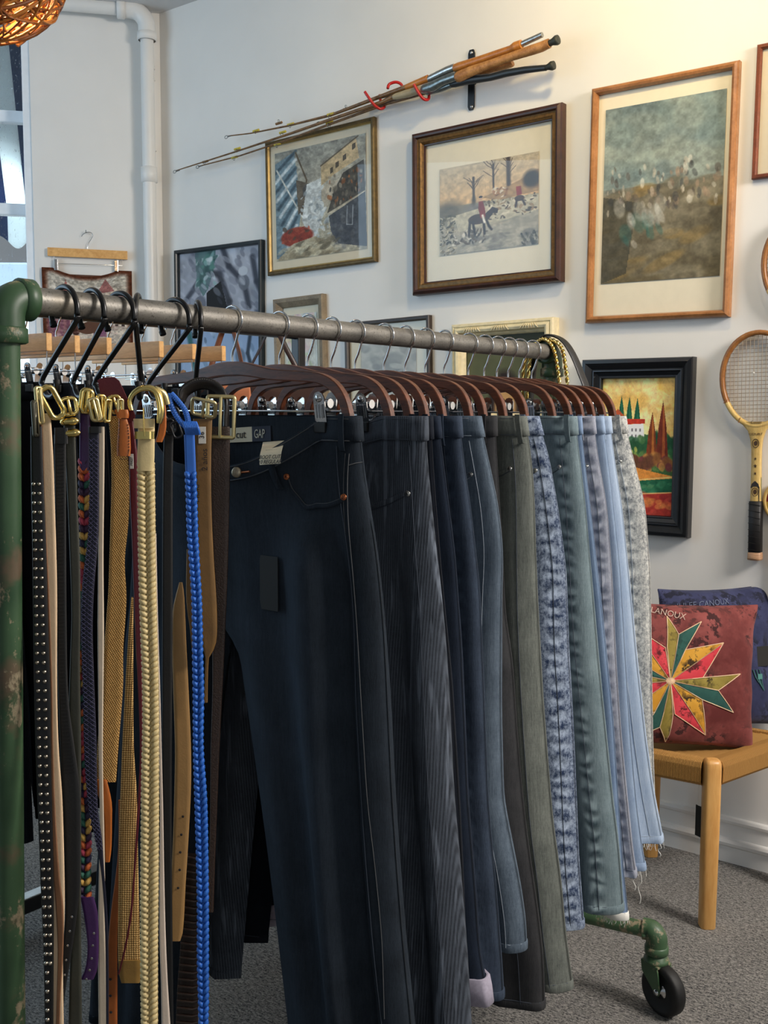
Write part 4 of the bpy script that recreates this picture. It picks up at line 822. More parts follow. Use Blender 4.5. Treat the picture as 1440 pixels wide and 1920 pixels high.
# ------------------------------------------------------------------ black S hooks and the belts hung on them
def leather(name, c, rough=.45, var=.15, bump=.12, bscale=300, scale=25): return plain(name, c, rough, 0, var, scale, bump, bscale)
HOOKS = [(0.908, -4, -.048), (0.955, -6, -.040), (1.005, 0, -.046), (1.040, -46, -.008), (1.112, 0, -.050), (1.160, -34, -.022)]
ordn = ['first', 'second', 'third', 'fourth', 'fifth', 'sixth']; hb = []
for k, (y, yaw, ox) in enumerate(HOOKS):
    e = np.array([math.cos(math.radians(yaw)), math.sin(math.radians(yaw)), 0]); R_ = .034; c = np.array([RX, y, RZ+RR+.0048-R_])
    P = [c+e*R_*math.cos(a)+UP*R_*math.sin(a) for a in np.radians(np.linspace(212, -28, 20))]
    b0 = np.array([RX, y, 1.452]); P += [b0+e*(ox-.012)+UP*.030]
    for a in np.radians(np.linspace(190, 372, 10)): P.append(b0+e*(ox+.006+.018*math.cos(a))+UP*(.019+.019*math.sin(a)))
    t = thing('s_hook', ordn[k]+' black steel S hook from the green post, holding belts', 'hook', (RX, y, RZ), 'black S hooks on the rail')
    M().tube(smooth_path(P, 3), .0042, 10).obj('hook_rod', BLACKM, t)
    for p, q in ((P[0], P[1]), (P[-1], P[-2])): M().tube([np.array(p)+(np.array(q)-p)*.6, np.array(p)+(np.array(p)-q)*.25], .0053, 10).obj('rubber_tip', BLACKRUB, t)
    hb.append(b0+e*ox)

def belt_rows(path, depth, th, n=5, twist=0.):
    """path rows (x left, x right, y [, d]) in the photograph, every row at its own depth -> centre, half width vectors"""
    q = np.array([(p[0], p[1], p[2], p[3] if len(p) > 3 else 0.) for p in path], float)
    ys = np.arange(q[0, 2], q[-1, 2]+.1, 14.) if q[-1, 2]-q[0, 2] > 30 else np.linspace(q[0, 2], q[-1, 2], 5)
    sm = smooth_path(np.column_stack([q[:, 0], q[:, 1], q[:, 2]]), 6); dd = np.interp(sm[:, 2], q[:, 2], q[:, 3])
    xl = np.interp(ys, sm[:, 2], sm[:, 0]); xr = np.interp(ys, sm[:, 2], sm[:, 1]); dd = np.interp(ys, sm[:, 2], dd)
    return [(at(a, y, depth+d), at(b, y, depth+d)) for a, b, y, d in zip(xl, xr, ys, dd)]
def strap(m, rows, th, mi=0, crown=.0, uvlen=True, angle=0.):
    G = []; UV = []; L = 0; prev = None
    for A, B in rows:
        c = (A+B)/2; hw = (B-A)/2; nrm = np.cross(hw/np.linalg.norm(hw), UP); nrm /= np.linalg.norm(nrm)
        if np.dot(nrm, TOV) < 0: nrm = -nrm
        if prev is not None: L += np.linalg.norm(c-prev)
        prev = c; w_ = np.linalg.norm(hw); e = min(.0012/w_, .3)
        prof = [(-1, 0), (-1+e, .5), (-.5, .5+crown*.75/th), (0, .5+crown/th), (.5, .5+crown*.75/th), (1-e, .5), (1, 0), (1-e, -.5), (-1+e, -.5)]
        G.append([c+hw*a+nrm*th*b for a, b in prof]); UV.append([((a+1)/2*w_*2, L) for a, b in prof])
    m.grid(G, mi, True, False, True, UV)
    for e in (0, -1): m.add(G[e], [tuple(range(9))], mi, False)
    return G
def mid_frame(rows, t):
    """point, across and down directions at fraction t of a belt"""
    i = min(int(t*(len(rows)-1)), len(rows)-2); f = t*(len(rows)-1)-i; c0 = (rows[i][0]+rows[i][1])/2; c1 = (rows[i+1][0]+rows[i+1][1])/2
    hw = ((rows[i][1]-rows[i][0])*(1-f)+(rows[i+1][1]-rows[i+1][0])*f)/2; dn = _n(c1-c0); n_ = np.cross(_n(hw), -dn); n_ = n_ if np.dot(n_, TOV) > 0 else -n_
    return c0*(1-f)+c1*f, hw, dn, _n(n_)
BELTS = 'belts hung on the black hooks'
def belt(label, depth, path, mat, th=.0032, crown=.0, name='belt'):
    rows = belt_rows(path, depth, th); top = (rows[0][0]+rows[0][1])/2
    t = thing(name, label, 'belt', top, BELTS); m = M(); strap(m, rows, th, 0, crown); m.obj('strap', mat, t); return t, rows
def part_strap(t, name, depth, path, mat, th=.003, crown=0., label=None):
    rows = belt_rows(path, depth, th); m = M(); strap(m, rows, th, 0, crown); return m.obj(name, mat, t, label), rows
def buckle(t, cx, cy, w, h, depth, mat=BRASS, r=.0022, yaw=0., roll=0., rad=.3, prong=True, flat=1., name='buckle', tilt=0.):
    """rounded frame of wire with a prong, facing the camera, sizes in pixels"""
    c = at(cx, cy, depth); k = depth/F; W, H = w*k/2, h*k/2; Rm = Matrix.Rotation(math.radians(yaw), 3, 'Z'); e = np.array(Rm @ Vector(FACE)); v = UP.copy(); nn = np.cross(v, e)
    v = v*math.cos(math.radians(tilt))+nn*math.sin(math.radians(tilt)); cr, sr = math.cos(math.radians(roll)), math.sin(math.radians(roll)); e, v = e*cr+v*sr, v*cr-e*sr
    q = min(W, H)*rad; pts = []
    for sx, sz, a0 in ((1, 1, 0), (-1, 1, 90), (-1, -1, 180), (1, -1, 270)):
        for a in np.radians(np.linspace(a0, a0+90, 6)): pts.append(c+e*(sx*(W-q)+q*math.cos(a))+v*(sz*(H-q)+q*math.sin(a)))
    m = M().tube(pts, r, 8, True, flat=flat); o = m.obj(name, mat, t)
    if prong:
        n_ = _n(np.cross(e, v)); n_ = n_ if np.dot(n_, TOV) > 0 else -n_
        M().tube(smooth_path([c-v*H+n_*.003, c-v*H*.3+n_*.005, c+v*H*.8+n_*.003, c+v*H+n_*.003], 3), r*.75, 8).obj('prong', mat, t)
    return o
def holes(t, pts, depth, r=.0016, mat=None, name='hole'):
    for x, y in pts: M().lathe([(0, .0004), (r, .0006), (r*1.4, .0002)], at(x, y, depth), TOV, 10).obj(name, mat or INK, t)
def braid(t, rows, mats, strand=.0085, wk=.58, th=.004, fan=.85, cols=2, seed=0, name='braid'):
    """herringbone plait: every strand end is a small swollen lozenge lying over the strap"""
    Ls = [np.linalg.norm((rows[i+1][0]+rows[i+1][1]-rows[i][0]-rows[i][1])/2) for i in range(len(rows)-1)]; L = sum(Ls); n = int(L/strand); cum = np.concatenate([[0], np.cumsum(Ls)])/L
    m = M(); r = np.random.default_rng(seed)
    for k in range(n):
        tt = np.interp((k+.5)/n, cum, np.linspace(0, 1, len(rows))); c, hw, dn, nr = mid_frame(rows, tt); W = np.linalg.norm(hw); e = hw/W
        for s_ in ((-1, 1) if cols == 2 else (-1.0, -.34, .34, 1.0)):
            sgn = 1 if s_ > 0 else -1
            if cols == 2: a = c+e*sgn*W*.04+dn*strand*fan*.75; b = c+e*sgn*W*1.02-dn*strand*fan*.65
            else: q = s_*W*.75; a = c+e*(q-sgn*W*.27)+dn*strand*.6; b = c+e*(q+sgn*W*.27)-dn*strand*.6
            u = b-a; ln = np.linalg.norm(u); u /= ln; v = np.cross(nr, u); ring = []
            for f, wd in ((0, .25), (.2, .9), (.5, 1.), (.8, .9), (1, .3)):
                p = a+u*ln*f+nr*th*(.35+.5*math.sin(f*3.1)); w2 = strand*wk*wd
                ring.append([p+v*w2, p+nr*th*.75*wd, p-v*w2, p-nr*th*.5])
            m.grid(ring, int(r.integers(len(mats))) if len(mats) > 1 else 0, True, False, True)
    return m.obj(name, list(mats), t, kind='stuff')

BLKL = leather('black_leather', (16, 15, 15), .42); BLKS = leather('soft_black_leather', (22, 22, 22), .55)
# 1 studded
t, rows = belt('black belt with rows of silver studs, leftmost belt beside the green post', 1.46, [(57, 79, 800), (58, 82, 900), (60, 86, 1000), (62, 90, 1150), (64, 95, 1300), (67, 96, 1420), (72, 99, 1550), (77, 101, 1680), (82, 101, 1800), (84, 100, 1945)], BLKL)
m = M(); STUD = plain('aged_silver_stud', (176, 166, 150), .3, 1., var=.2, scale=400)
for k in range(58):
    tt = .095+.90*k/58; c, hw, dn, nr = mid_frame(rows, tt)
    for s_ in (-.52, .30) if tt < .9 else (-.3,): m.lathe([(.0001, .0034), (.0017, .0030), (.0029, .0014), (.0032, -.001)], c+hw*(s_+(.06 if tt > .4 else 0))+nr*.0012, nr, 10)
m.obj('studs', STUD, t, 'domed silver studs', kind='stuff')
buckle(t, 74, 760, 12, 66, 1.455, OLDBRASS, .0026, 60, 4, .5); buckle(t, 66, 785, 8, 62, 1.45, plain('dull_pewter', (88, 86, 74), .35, .8), .003, 66, 3, .4, False)
# 2 cream
CRL = leather('cream_leather', (226, 196, 160), .5, .06)
t, rows = belt('smooth cream leather belt with a brown edge, right of the studded belt', 1.478, [(76, 95, 775), (78, 100, 860), (80, 103, 950), (86, 107, 1100), (94, 107, 1280), (95, 110, 1400), (95, 117, 1500), (97, 121, 1640), (97, 121, 1720), (97, 118, 1800), (97, 120, 1945)], CRL)
part_strap(t, 'edge_lining', 1.4765, [(76, 79, 775), (78, 81, 860), (80, 84, 950), (86, 92, 1100), (94, 98, 1280), (95, 100, 1400), (97, 104, 1520), (100, 112, 1640), (104, 119, 1700), (108, 119, 1780), (106, 114, 1870), (104, 112, 1945)], leather('tan_edge', (126, 88, 60), .6), .003, label='brown raw leather edge')
buckle(t, 98, 755, 26, 60, 1.472, BRASS, .0042, 35, 28, .8, False)
# 3 black ribbed with eyelets
t, rows = belt('black ribbed belt ending in a crossing tail with bright eyelets', 1.49, [(101, 124, 815), (103, 124, 950), (105, 125, 1150), (109, 128, 1300), (112, 140, 1400), (114, 150, 1480), (119, 151, 1580), (121, 150, 1660), (122, 144, 1720), (116, 134, 1790), (106, 124, 1850), (90, 112, 1945)], BLKS)
m = M()
for k in range(90): c, hw, dn, nr = mid_frame(rows, .02+.55*k/90); m.box(c+nr*.0015+hw*.1, (np.linalg.norm(hw)*1.2, .0022, .0012), 0, [_n(hw), nr, dn])
m.obj('ribs', BLKS, t, kind='stuff')
holes(t, [(135, 1719), (131, 1746), (127, 1773), (124, 1800), (121, 1828), (117, 1855), (111, 1881), (106, 1903)], 1.4865, .0013, CHROME, 'eyelet')
buckle(t, 130, 762, 26, 30, 1.484, BRASS, .0030, 20, 10, .6)
part_strap(t, 'keeper', 1.485, [(102, 128, 802), (102, 128, 832)], BLKL, .005)
# 4 olive grey
OLG = leather('dark_olive_leather', (56, 56, 46), .5)
t, rows = belt('dark olive grey belt under two gold keeper bars', 1.50, [(118, 140, 770), (121, 142, 830), (127, 146, 950), (131, 150, 1050), (134, 151, 1150), (131, 150, 1250), (127, 152, 1400), (128, 152, 1560), (134, 152, 1700), (130, 153, 1850), (128, 154, 1945)], OLG)
part_strap(t, 'keeper', 1.495, [(114, 150, 765), (113, 151, 785), (114, 150, 800)], BLKL, .006)
for cy, x0, x1 in ((791, 113, 148), (813, 117, 151)):
    a, b = at(x0, cy+1, 1.488), at(x1, cy-2, 1.488); M().tube([a+(b-a)*f for f in (0, .08, .3, .5, .7, .92, 1)], np.array([.25, .8, 1.05, .95, 1.1, .8, .2])*.0058, 12).obj('keeper_bar', BRASS, t, 'gold keeper bar')
# 5 multicoloured cord
PURL = leather('purple_leather', (66, 34, 84), .4)
cordm = [plain('cord_'+n_, c, .7) for n_, c in (('plum', (58, 34, 62)), ('orange', (206, 104, 54)), ('mustard', (206, 164, 84)), ('teal', (44, 98, 82)), ('rose', (176, 62, 84)), ('indigo', (40, 34, 66)))]
t, rows = belt('plaited multicoloured cord belt with a curled purple leather end', 1.515, [(149, 168, 860), (150, 168, 950), (152, 168, 1080), (148, 166, 1200), (145, 160, 1300), (145, 160, 1400), (150, 166, 1480), (153, 171, 1560), (150, 170, 1640), (146, 172, 1690)], cordm[5], .003)
braid(t, rows, cordm, .0105, .40, .0048, seed=3)
part_strap(t, 'leather_top', 1.51, [(150, 168, 770), (149, 170, 820), (149, 170, 868), (152, 166, 890)], PURL, .003, label='purple leather end')
part_strap(t, 'leather_tip', 1.508, [(150, 176, 1682), (156, 183, 1710), (162, 185, 1750), (164, 185, 1780), (160, 183, 1815), (150, 174, 1838), (146, 160, 1848)], PURL, .003, label='purple leather end with holes')
holes(t, [(176, 1750), (174, 1773), (172, 1797), (168, 1819), (162, 1836)], 1.506, .0014, NICKEL)
buckle(t, 162, 752, 18, 40, 1.503, BRASS, .0042, 30, -8, .7)
# 6 navy lattice
NAV = leather('navy_leather', (24, 24, 42), .5)
t, rows = belt('narrow navy lattice woven belt beside the multicoloured cord', 1.508, [(166, 186, 800), (168, 186, 900), (165, 185, 1000), (154, 177, 1100), (152, 174, 1180), (155, 177, 1280), (157, 181, 1380), (160, 182, 1450), (167, 184, 1520), (178, 191, 1570), (190, 196, 1640), (197, 203, 1750), (199, 204, 1945)], NAV)
m = M(); LAT = plain('lattice_cord', (64, 62, 92), .6)
for k in range(90):
    c, hw, dn, nr = mid_frame(rows, .02+.68*k/90); c2 = mid_frame(rows, .02+.68*(k+1)/90)[0]
    for s_ in (-1, 1):
        for j in (-.5, .5): m.tube([c+hw*(j-.5*s_)*.95+nr*.002, (c+c2)/2+hw*j*.95+nr*.0032, c2+hw*(j+.5*s_)*.95+nr*.002], .0006, 4, cap=False)
m.obj('lattice', LAT, t, kind='stuff')
buckle(t, 178, 768, 16, 40, 1.50, OLDBRASS, .0030, 25, 12, .6); part_strap(t, 'keeper', 1.503, [(166, 190, 800), (166, 190, 812)], BLKL, .006)
# 7 taupe / ivory
t, rows = belt('narrow taupe belt turning ivory lower down, left of the tan woven belt', 1.522, [(180, 196, 800), (183, 196, 850), (184, 195, 950), (184, 194, 1050), (183, 195, 1180), (184, 194, 1300), (185, 193, 1420), (187, 195, 1540), (185, 197, 1650), (184, 197, 1740), (184, 201, 1830), (185, 203, 1945)], leather('ivory_leather', (206, 190, 168), .5, .08))
buckle(t, 190, 765, 14, 46, 1.514, BRASS, .0028, 40, 0, .6); buckle(t, 202, 770, 12, 40, 1.512, BRASS, .0026, 50, -6, .6, False)
# 8 tan woven elastic
def weave(name, c0, c1, su, sv, ang=0.6):
    t_ = NT(name); uv = t_.node('ShaderNodeTexCoord').outputs['UV']; mp = t_.node('ShaderNodeMapping'); mp.inputs['Rotation'].default_value = (0, 0, ang); t_.link(uv, mp.inputs[0])
    w1 = t_.node('ShaderNodeTexWave', bands_direction='X'); w1.inputs['Scale'].default_value = su; w1.inputs['Distortion'].default_value = 1.5; w1.inputs['Detail Scale'].default_value = 3
    w2 = t_.node('ShaderNodeTexWave', bands_direction='Y'); w2.inputs['Scale'].default_value = sv; w2.inputs['Distortion'].default_value = 1.0
    t_.link(mp.outputs[0], w1.inputs[0]).link(mp.outputs[0], w2.inputs[0]); f = t_.math('MULTIPLY', t_.math('ADD', w1.outputs['Fac'], w2.outputs['Fac']), .5)
    f = t_.math('ADD', f, t_.math('MULTIPLY', t_.math('SUBTRACT', t_.noise(t_.coord(), 200, 2), .5), .4)); t_.bump(f, .6, .002); return t_.fin(t_.mix(t_.ramp(f, .2, .8), rgba(c0), rgba(c1)), .75, 0, .2)
TANW = weave('tan_woven_elastic', (140, 94, 42), (220, 176, 108), 110, 120); TANL = leather('saddle_leather', (176, 96, 34), .4, .12)
t, rows = belt('tan woven stretch belt with a stitched saddle leather tab, hanging in a wave', 1.535, [(203, 226, 780), (208, 238, 840), (209, 243, 910), (207, 241, 980), (205, 234, 1050), (203, 237, 1110), (200, 236, 1150), (195, 231, 1220), (192, 231, 1280), (187, 227, 1340), (183, 222, 1400), (180, 217, 1470), (186, 214, 1478, .004)], TANW, .0034)
part_strap(t, 'leather_tip', 1.531, [(178, 200, 1462), (182, 206, 1485), (190, 210, 1510), (195, 210, 1540), (196, 209, 1590), (198, 204, 1628)], TANL, .003, label='saddle leather tip')
part_strap(t, 'leather_tab', 1.523, [(222, 238, 785), (222, 243, 800), (220, 245, 825), (219, 245, 850), (222, 242, 866)], TANL, .0036, .001, 'stitched saddle leather tab'); part_strap(t, 'keeper', 1.52, [(214, 240, 768), (218, 242, 776), (219, 241, 784)], TANL, .007, label='saddle leather keeper')
m = M(); q = [at(x, y, 1.5205) for x, y in ((224, 790), (223, 820), (222, 845), (226, 861), (238, 861), (242, 845), (242, 820), (240, 795))]
for a, b in zip(q[:-1], q[1:]):
    for f in np.arange(0, .95, .22): m.tube([a+(b-a)*f, a+(b-a)*(f+.12)], .0005, 4)
m.obj('stitching', INK, t, kind='stuff')
buckle(t, 216, 758, 22, 30, 1.525, BRASS, .0028, 25, 15, .7); buckle(t, 226, 762, 10, 26, 1.52, OLDBRASS, .002, 40, 0, .7, False)
# 9 burgundy
BURG = leather('burgundy_leather', (92, 22, 32), .38, .1)
t, rows = belt('burgundy leather belt with a broad top piece and a small white label', 1.55, [(238, 250, 790), (242, 258, 860), (243, 258, 920), (247, 261, 1010), (251, 264, 1120), (255, 266, 1220), (260, 267, 1320), (262, 267, 1420), (257, 262, 1520), (251, 255, 1620), (244, 248, 1710), (232, 236, 1780), (220, 223, 1830)], BURG)
k = 1.542/F; pc_ = at(218, 750, 1.542)
m = M().prism([((x-218)*k, (750-y)*k) for x, y in [(184, 713), (196, 708), (215, 707), (224, 714), (238, 745), (253, 778), (251, 788), (240, 792), (226, 770), (215, 750), (204, 744), (190, 742)]], FACE, UP, TOV, pc_, .0034); m.obj('top_piece', BURG, t, 'broad burgundy leather top piece')
m = M().box(at(247, 865, 1.5455), (.0055, .0008, .022), .0003, [FACE, TOV, UP]).obj('label', plain('white_sticker', (216, 214, 208), .6), t, 'small white label')
text('M427', .0055, at(247, 865, 1.5455)+TOV*.0006, UP, -FACE, m, INK)
# 10 straw woven
STRAW = weave('straw_weave', (128, 92, 46), (216, 178, 116), 90, 95, 0.0)
t, rows = belt('loosely woven straw belt behind the burgundy strap, ending in a square tip', 1.558, [(246, 250, 1120), (240, 250, 1200), (234, 250, 1300), (229, 251, 1400), (226, 256, 1480), (223, 258, 1560), (222, 260, 1660), (221, 262, 1760), (222, 263, 1815)], STRAW, .0036)
part_strap(t, 'tip', 1.556, [(222, 264, 1800), (223, 264, 1825), (228, 262, 1845)], leather('fused_straw_tip', (136, 104, 48), .6), .0042)
# 17 orange brown strap
t, rows = belt('orange brown leather strap with punched holes, low behind the straw belt', 1.566, [(222, 227, 1500), (222, 228, 1580), (217, 228, 1640), (208, 222, 1710), (203, 220, 1770), (201, 220, 1840), (197, 220, 1945)], leather('orange_brown_leather', (150, 82, 34), .42, .15)); holes(t, [(207, 1836), (207, 1867), (208, 1898)], 1.563)
# 11 cream braid
CRB = leather('cream_braid_leather', (222, 200, 146), .45, .08)
t, rows = belt('broad cream plaited leather belt with a big gold horseshoe buckle', 1.535, [(258, 290, 868), (259, 291, 950), (260, 292, 1040), (263, 294, 1150), (267, 297, 1260), (268, 298, 1360), (266, 298, 1450), (265, 298, 1560), (264, 297, 1680), (264, 296, 1800), (266, 296, 1945)], CRB, .003)
braid(t, rows, [CRB], .0083, .56, .0044, seed=5)
part_strap(t, 'leather_tab', 1.530, [(259, 290, 785), (258, 290, 830), (257, 289, 870), (262, 284, 890)], CRB, .004, .001); part_strap(t, 'fold', 1.527, [(250, 289, 785), (251, 289, 803)], CRB, .006, .001)
part_strap(t, 'keeper', 1.524, [(252, 290, 809), (252, 290, 823)], BRASS, .005, .001, 'gold keeper')
m = M(); hp = [at(x, y, 1.523) for x, y in [(246, 770), (243, 752), (250, 738), (264, 729), (282, 728), (294, 736), (300, 752), (302, 772), (298, 794)]]; m.tube(smooth_path(hp, 4), np.interp(np.linspace(0, 1, 33), [0, .3, .6, .9, 1], [.004, .0052, .006, .0062, .004]), 12, flat=.7); m.obj('buckle', BRASS, t, 'big gold horseshoe buckle')
M().tube(smooth_path([at(290, 730, 1.53), at(306, 738, 1.535), at(313, 758, 1.54)], 4), .0055, 10).obj('buckle', OLDBRASS, t, 'second gold loop behind')
M().tube([at(269, 765, 1.52), at(270, 806, 1.52), at(271, 818, 1.521)], .0011, 8).obj('prong', BRASS, t)
# 12 white strap
t, rows = belt('plain white leather strap showing along the right of the cream plait', 1.572, [(289, 293, 1000), (292, 296, 1150), (295, 300, 1280), (298, 303, 1400), (300, 306, 1520), (299, 308, 1640), (299, 311, 1760), (302, 315, 1850), (303, 321, 1945)], leather('white_leather', (222, 206, 190), .5, .06))
# 18 saddle tail
t, rows = belt('short curved saddle brown belt tail beside the big gold buckle', 1.552, [(301, 309, 745), (300, 312, 780), (296, 311, 810), (290, 303, 832)], TANL, .0036)
# 13 black with hardware
t, rows = belt('thin black belt with a cluster of black rings, left of the blue plait', 1.60, [(308, 326, 790), (305, 324, 900), (304, 324, 1100), (304, 323, 1300), (304, 322, 1500), (308, 323, 1700), (310, 326, 1945)], BLKS)
for cx, cy, w_, h_ in ((318, 800, 20, 26), (330, 806, 16, 30), (322, 775, 26, 20)): buckle(t, cx, cy, w_, h_, 1.59, BLACKM, .0022, 20, 20, .8, False)
# 14 blue plait
BLU = plain('cobalt_leather', (44, 104, 196), .42, var=.1)
t, rows = belt('cobalt blue plaited belt knotted near its hook', 1.572, [(345, 365, 815), (347, 367, 870), (350, 369, 930), (352, 371, 1000), (357, 374, 1060), (361, 378, 1130), (362, 380, 1220), (363, 382, 1300), (364, 381, 1400), (366, 388, 1500), (369, 390, 1600), (371, 391, 1700), (371, 391, 1800), (373, 391, 1870), (375, 389, 1945)], BLU, .003)
braid(t, rows[5:], [BLU], .0098, .40, .0042, seed=6)
for p, q in (([(321, 738), (319, 752), (328, 775), (340, 792), (352, 803)], .0042), ([(321, 738), (332, 750), (346, 768), (352, 785), (354, 800)], .0042)):
    pp_ = [at(x, y, 1.566) for x, y in p]; sp_ = smooth_path(pp_, 5); m = M(); m.tube(sp_, q, 8)
    for i in range(0, len(sp_)-1): m.tube([sp_[i]+FACE*q*.9+TOV*q*.5, sp_[i+1]-FACE*q*.9+TOV*q*.7], .0016, 5)
    m.obj('cord', BLU, t)
m = M()
for k_ in range(8): x = 344+k_*3.2; m.tube(smooth_path([at(x, 792, 1.562), at(x+4, 802, 1.556), at(x+7, 814, 1.562)], 3), .0026, 6)
m.obj('knot', BLU, t)
# 15 khaki
KHA = leather('khaki_leather', (118, 86, 42), .5, .14); TAN2 = leather('tan_leather', (166, 128, 78), .5, .08)
t, rows = belt('khaki leather belt with gold buckle, size sticker and stamped lettering', 1.612, [(362, 398, 785), (364, 396, 850), (365, 396, 920), (367, 398, 990), (366, 401, 1050), (366, 405, 1110), (370, 407, 1160), (376, 406, 1200), (384, 398, 1225), (385, 391, 1240), (382, 389, 1330)], KHA)
part_strap(t, 'tail', 1.622, [(350, 366, 1030), (349, 366, 1120), (356, 368, 1180), (362, 376, 1240)], KHA, .003)
buckle(t, 382, 765, 44, 36, 1.600, OLDBRASS, .0030, -8, -14, .35, True, name='buckle', tilt=-35)
s_ = M().box(at(379, 816, 1.608), (.0115, .0008, .026), .0004, [FACE, TOV, UP]).obj('sticker', plain('white_sticker_paper', (226, 222, 210), .6), t, 'white size sticker'); text('36', .011, at(379, 816, 1.608)+TOV*.0006, UP, -FACE, s_, INK)
text('2 años', .013, at(384, 862, 1.6085)+TOV*.0006, UP, -FACE, t, INK); text('Hand', .013, at(369, 925, 1.6085)+TOV*.0006, UP, -FACE, t, INK)
# 15b tan tail
t, rows = belt('smooth tan belt tail with a row of five punched holes and a rounded end', 1.63, [(336, 342, 1092), (331, 345, 1112), (324, 347, 1145), (323, 350, 1220), (325, 354, 1300), (328, 358, 1400), (327, 358, 1480), (324, 353, 1580), (320, 348, 1660), (314, 345, 1720), (312, 342, 1752), (318, 337, 1766)], TAN2)
holes(t, [(343, 1531), (340, 1565), (338, 1598), (337, 1631), (334, 1665)], 1.6275, .0015)
# 16 dark brown
BRN = leather('dark_brown_grained_leather', (62, 46, 38), .42, .3, .5, 420, 300)
t, rows = belt('wide dark brown grained belt with a big square gold buckle', 1.655, [(392, 431, 800), (392, 431, 900), (395, 429, 1000), (398, 426, 1100), (398, 422, 1200), (398, 417, 1300), (395, 412, 1400), (394, 408, 1500), (392, 404, 1600), (384, 400, 1720)], BRN)
buckle(t, 414, 782, 50, 76, 1.642, OLDBRASS, .0034, 0, -2, .14, True)
# croc tail
t, rows = belt('dark brown belt tail with deep horizontal croc ridges, low behind the blue plait', 1.664, [(352, 374, 1600), (345, 374, 1660), (341, 374, 1720), (337, 373, 1790), (332, 372, 1860), (329, 371, 1945)], leather('croc_leather', (36, 26, 22), .3))
m = M()
for k_ in range(24): c, hw, dn, nr = mid_frame(rows, .02+.96*k_/24); m.tube([c-hw*.96+nr*.001, c-hw*.5+nr*.003, c+hw*.5+nr*.0032+dn*.0015, c+hw*.96+nr*.001], .0022, 6)
m.obj('croc_ridges', leather('croc_leather_ridge', (44, 32, 26), .28), t, kind='stuff')
# 19 stitched black loop at the top
t = thing('belt', 'padded black belt with white edge stitching, looped over the last hook', 'belt', at(385, 735, 1.66), BELTS)
sp_ = smooth_path([at(x, y, 1.665) for x, y in [(340, 752), (346, 735), (362, 723), (384, 719), (404, 726), (418, 742), (424, 765), (424, 800)]], 5); m = M(); m.tube(sp_, .011, 12, flat=.45, wdir=TOV*.3+UP*.6); m.obj('strap', leather('padded_black_leather', (34, 30, 28), .32), t)
m = M()
for i in range(4, 30): m.tube([sp_[i]+UP*.007+TOV*.006, sp_[i]*.5+sp_[i+1]*.5+UP*.007+TOV*.006], .0007, 4)
m.obj('stitching', plain('white_stitch', (200, 196, 186), .7), t, kind='stuff')

# ------------------------------------------------------------------ back rack with light wooden hangers and dark trousers
R2X = -2.15; R2Z = on(85, 585, 0, R2X)[2]; R2A, R2B = 1.02, 2.35
BLKP = plain('black_square_tube', (20, 20, 22), .35)
r2 = thing('clothes_rack', 'black square tube clothes rack standing behind the belts', 'rack', (R2X, 1.7, 0))
M().tube([(R2X, R2A, R2Z), (R2X, R2B, R2Z)], .014, 16).obj('rail', BLKP, r2)
for y in (R2A, R2B):
    M().box((R2X, y, R2Z/2+.04), (.03, .03, R2Z-.06), .003).obj('post', BLKP, r2)
    M().box((R2X, y, .05), (.66, .04, .04), .003).obj('foot', BLKP, r2)
for x in (R2X-.31,): M().box((x, (R2A+R2B)/2, .085), (.04, R2B-R2A, .04), .002).obj('base_bar', BLKP, r2)
M().box((R2X-.31, 1.42, .1065), (.036, .62, .003), .001).obj('base_bar', plain('painted_top_sheen', (224, 230, 230), .4), r2, 'white strip painted as sheen on the base bar')  # the black tube's shiny top, put in as a white strip
for x in (R2X-.3, R2X+.3):
    for y in (R2A, R2B): M().lathe([(.004, .03), (.014, .028), (.016, .015), (.014, 0), (.004, -.0)], (x, y, .001), n=12).obj('foot_pad', BLACKRUB, r2)
def light_hanger():
    t = thing('trouser_hanger', '', 'hanger', (0, 0, 0), 'light wooden hangers on the back rack'); ORG[t.name] = np.zeros(3)
    m = M(); m.tube(smooth_path(hook_pts(.020, .078, .018, .02), 3), .0019, 8); m.obj('hook', CHROME, t)
    M().box((0, 0, 0), (.40, .014, .038), .002).obj('arm', LIGHTWOOD, t)
    m = M()
    for sx in (-1, 1): m.tube([(sx*.19, 0, -.015), (sx*.19, 0, -.058)], .0016, 6)
    m.tube([(-.19, 0, -.058), (.19, 0, -.058)], .0018, 6); m.obj('bar', CHROME, t)
    for sx in (-1, 1): make_clip(t, sx*.14, 0, -.042)
    return t
lh = light_hanger(); nm = ['nearest', 'second nearest', 'third', 'fourth', 'fifth', 'sixth', 'second farthest', 'farthest']
L2Y = [1.16, 1.25, 1.34, 1.42, 1.501, 1.647, 1.761, 1.854]; DK = [denim('black_trouser_cloth', (5, 6, 9), (30, 33, 40), slub=.2), denim('dark_navy_trouser_cloth', (8, 10, 16), (36, 42, 54), slub=.2)]
for i, y in enumerate(L2Y):
    h = lh if i == 0 else copy_tree(lh); h['label'] = 'light wooden clip hanger on the back rack, %s to the camera' % nm[i] if i else 'light wooden clip hanger on the back rack, nearest to the camera'
    h.location = (R2X+.0+(i % 3-1)*.006, y, 1.579); 
    Jeans(('black' if i % 2 else 'dark navy')+' trousers clipped to the back rack, %s to the camera' % nm[i], y, [(.17, .0), (.185, .2), (.20, .6), (.215, 1.0)], DK[i % 2], L=1.02-.03*(i % 3), th=.014, thl=.026, seed=30+i, rx=R2X, tz=1.494, simple=True, rows=22, n=10, group='dark trousers on the back rack', name='trousers')

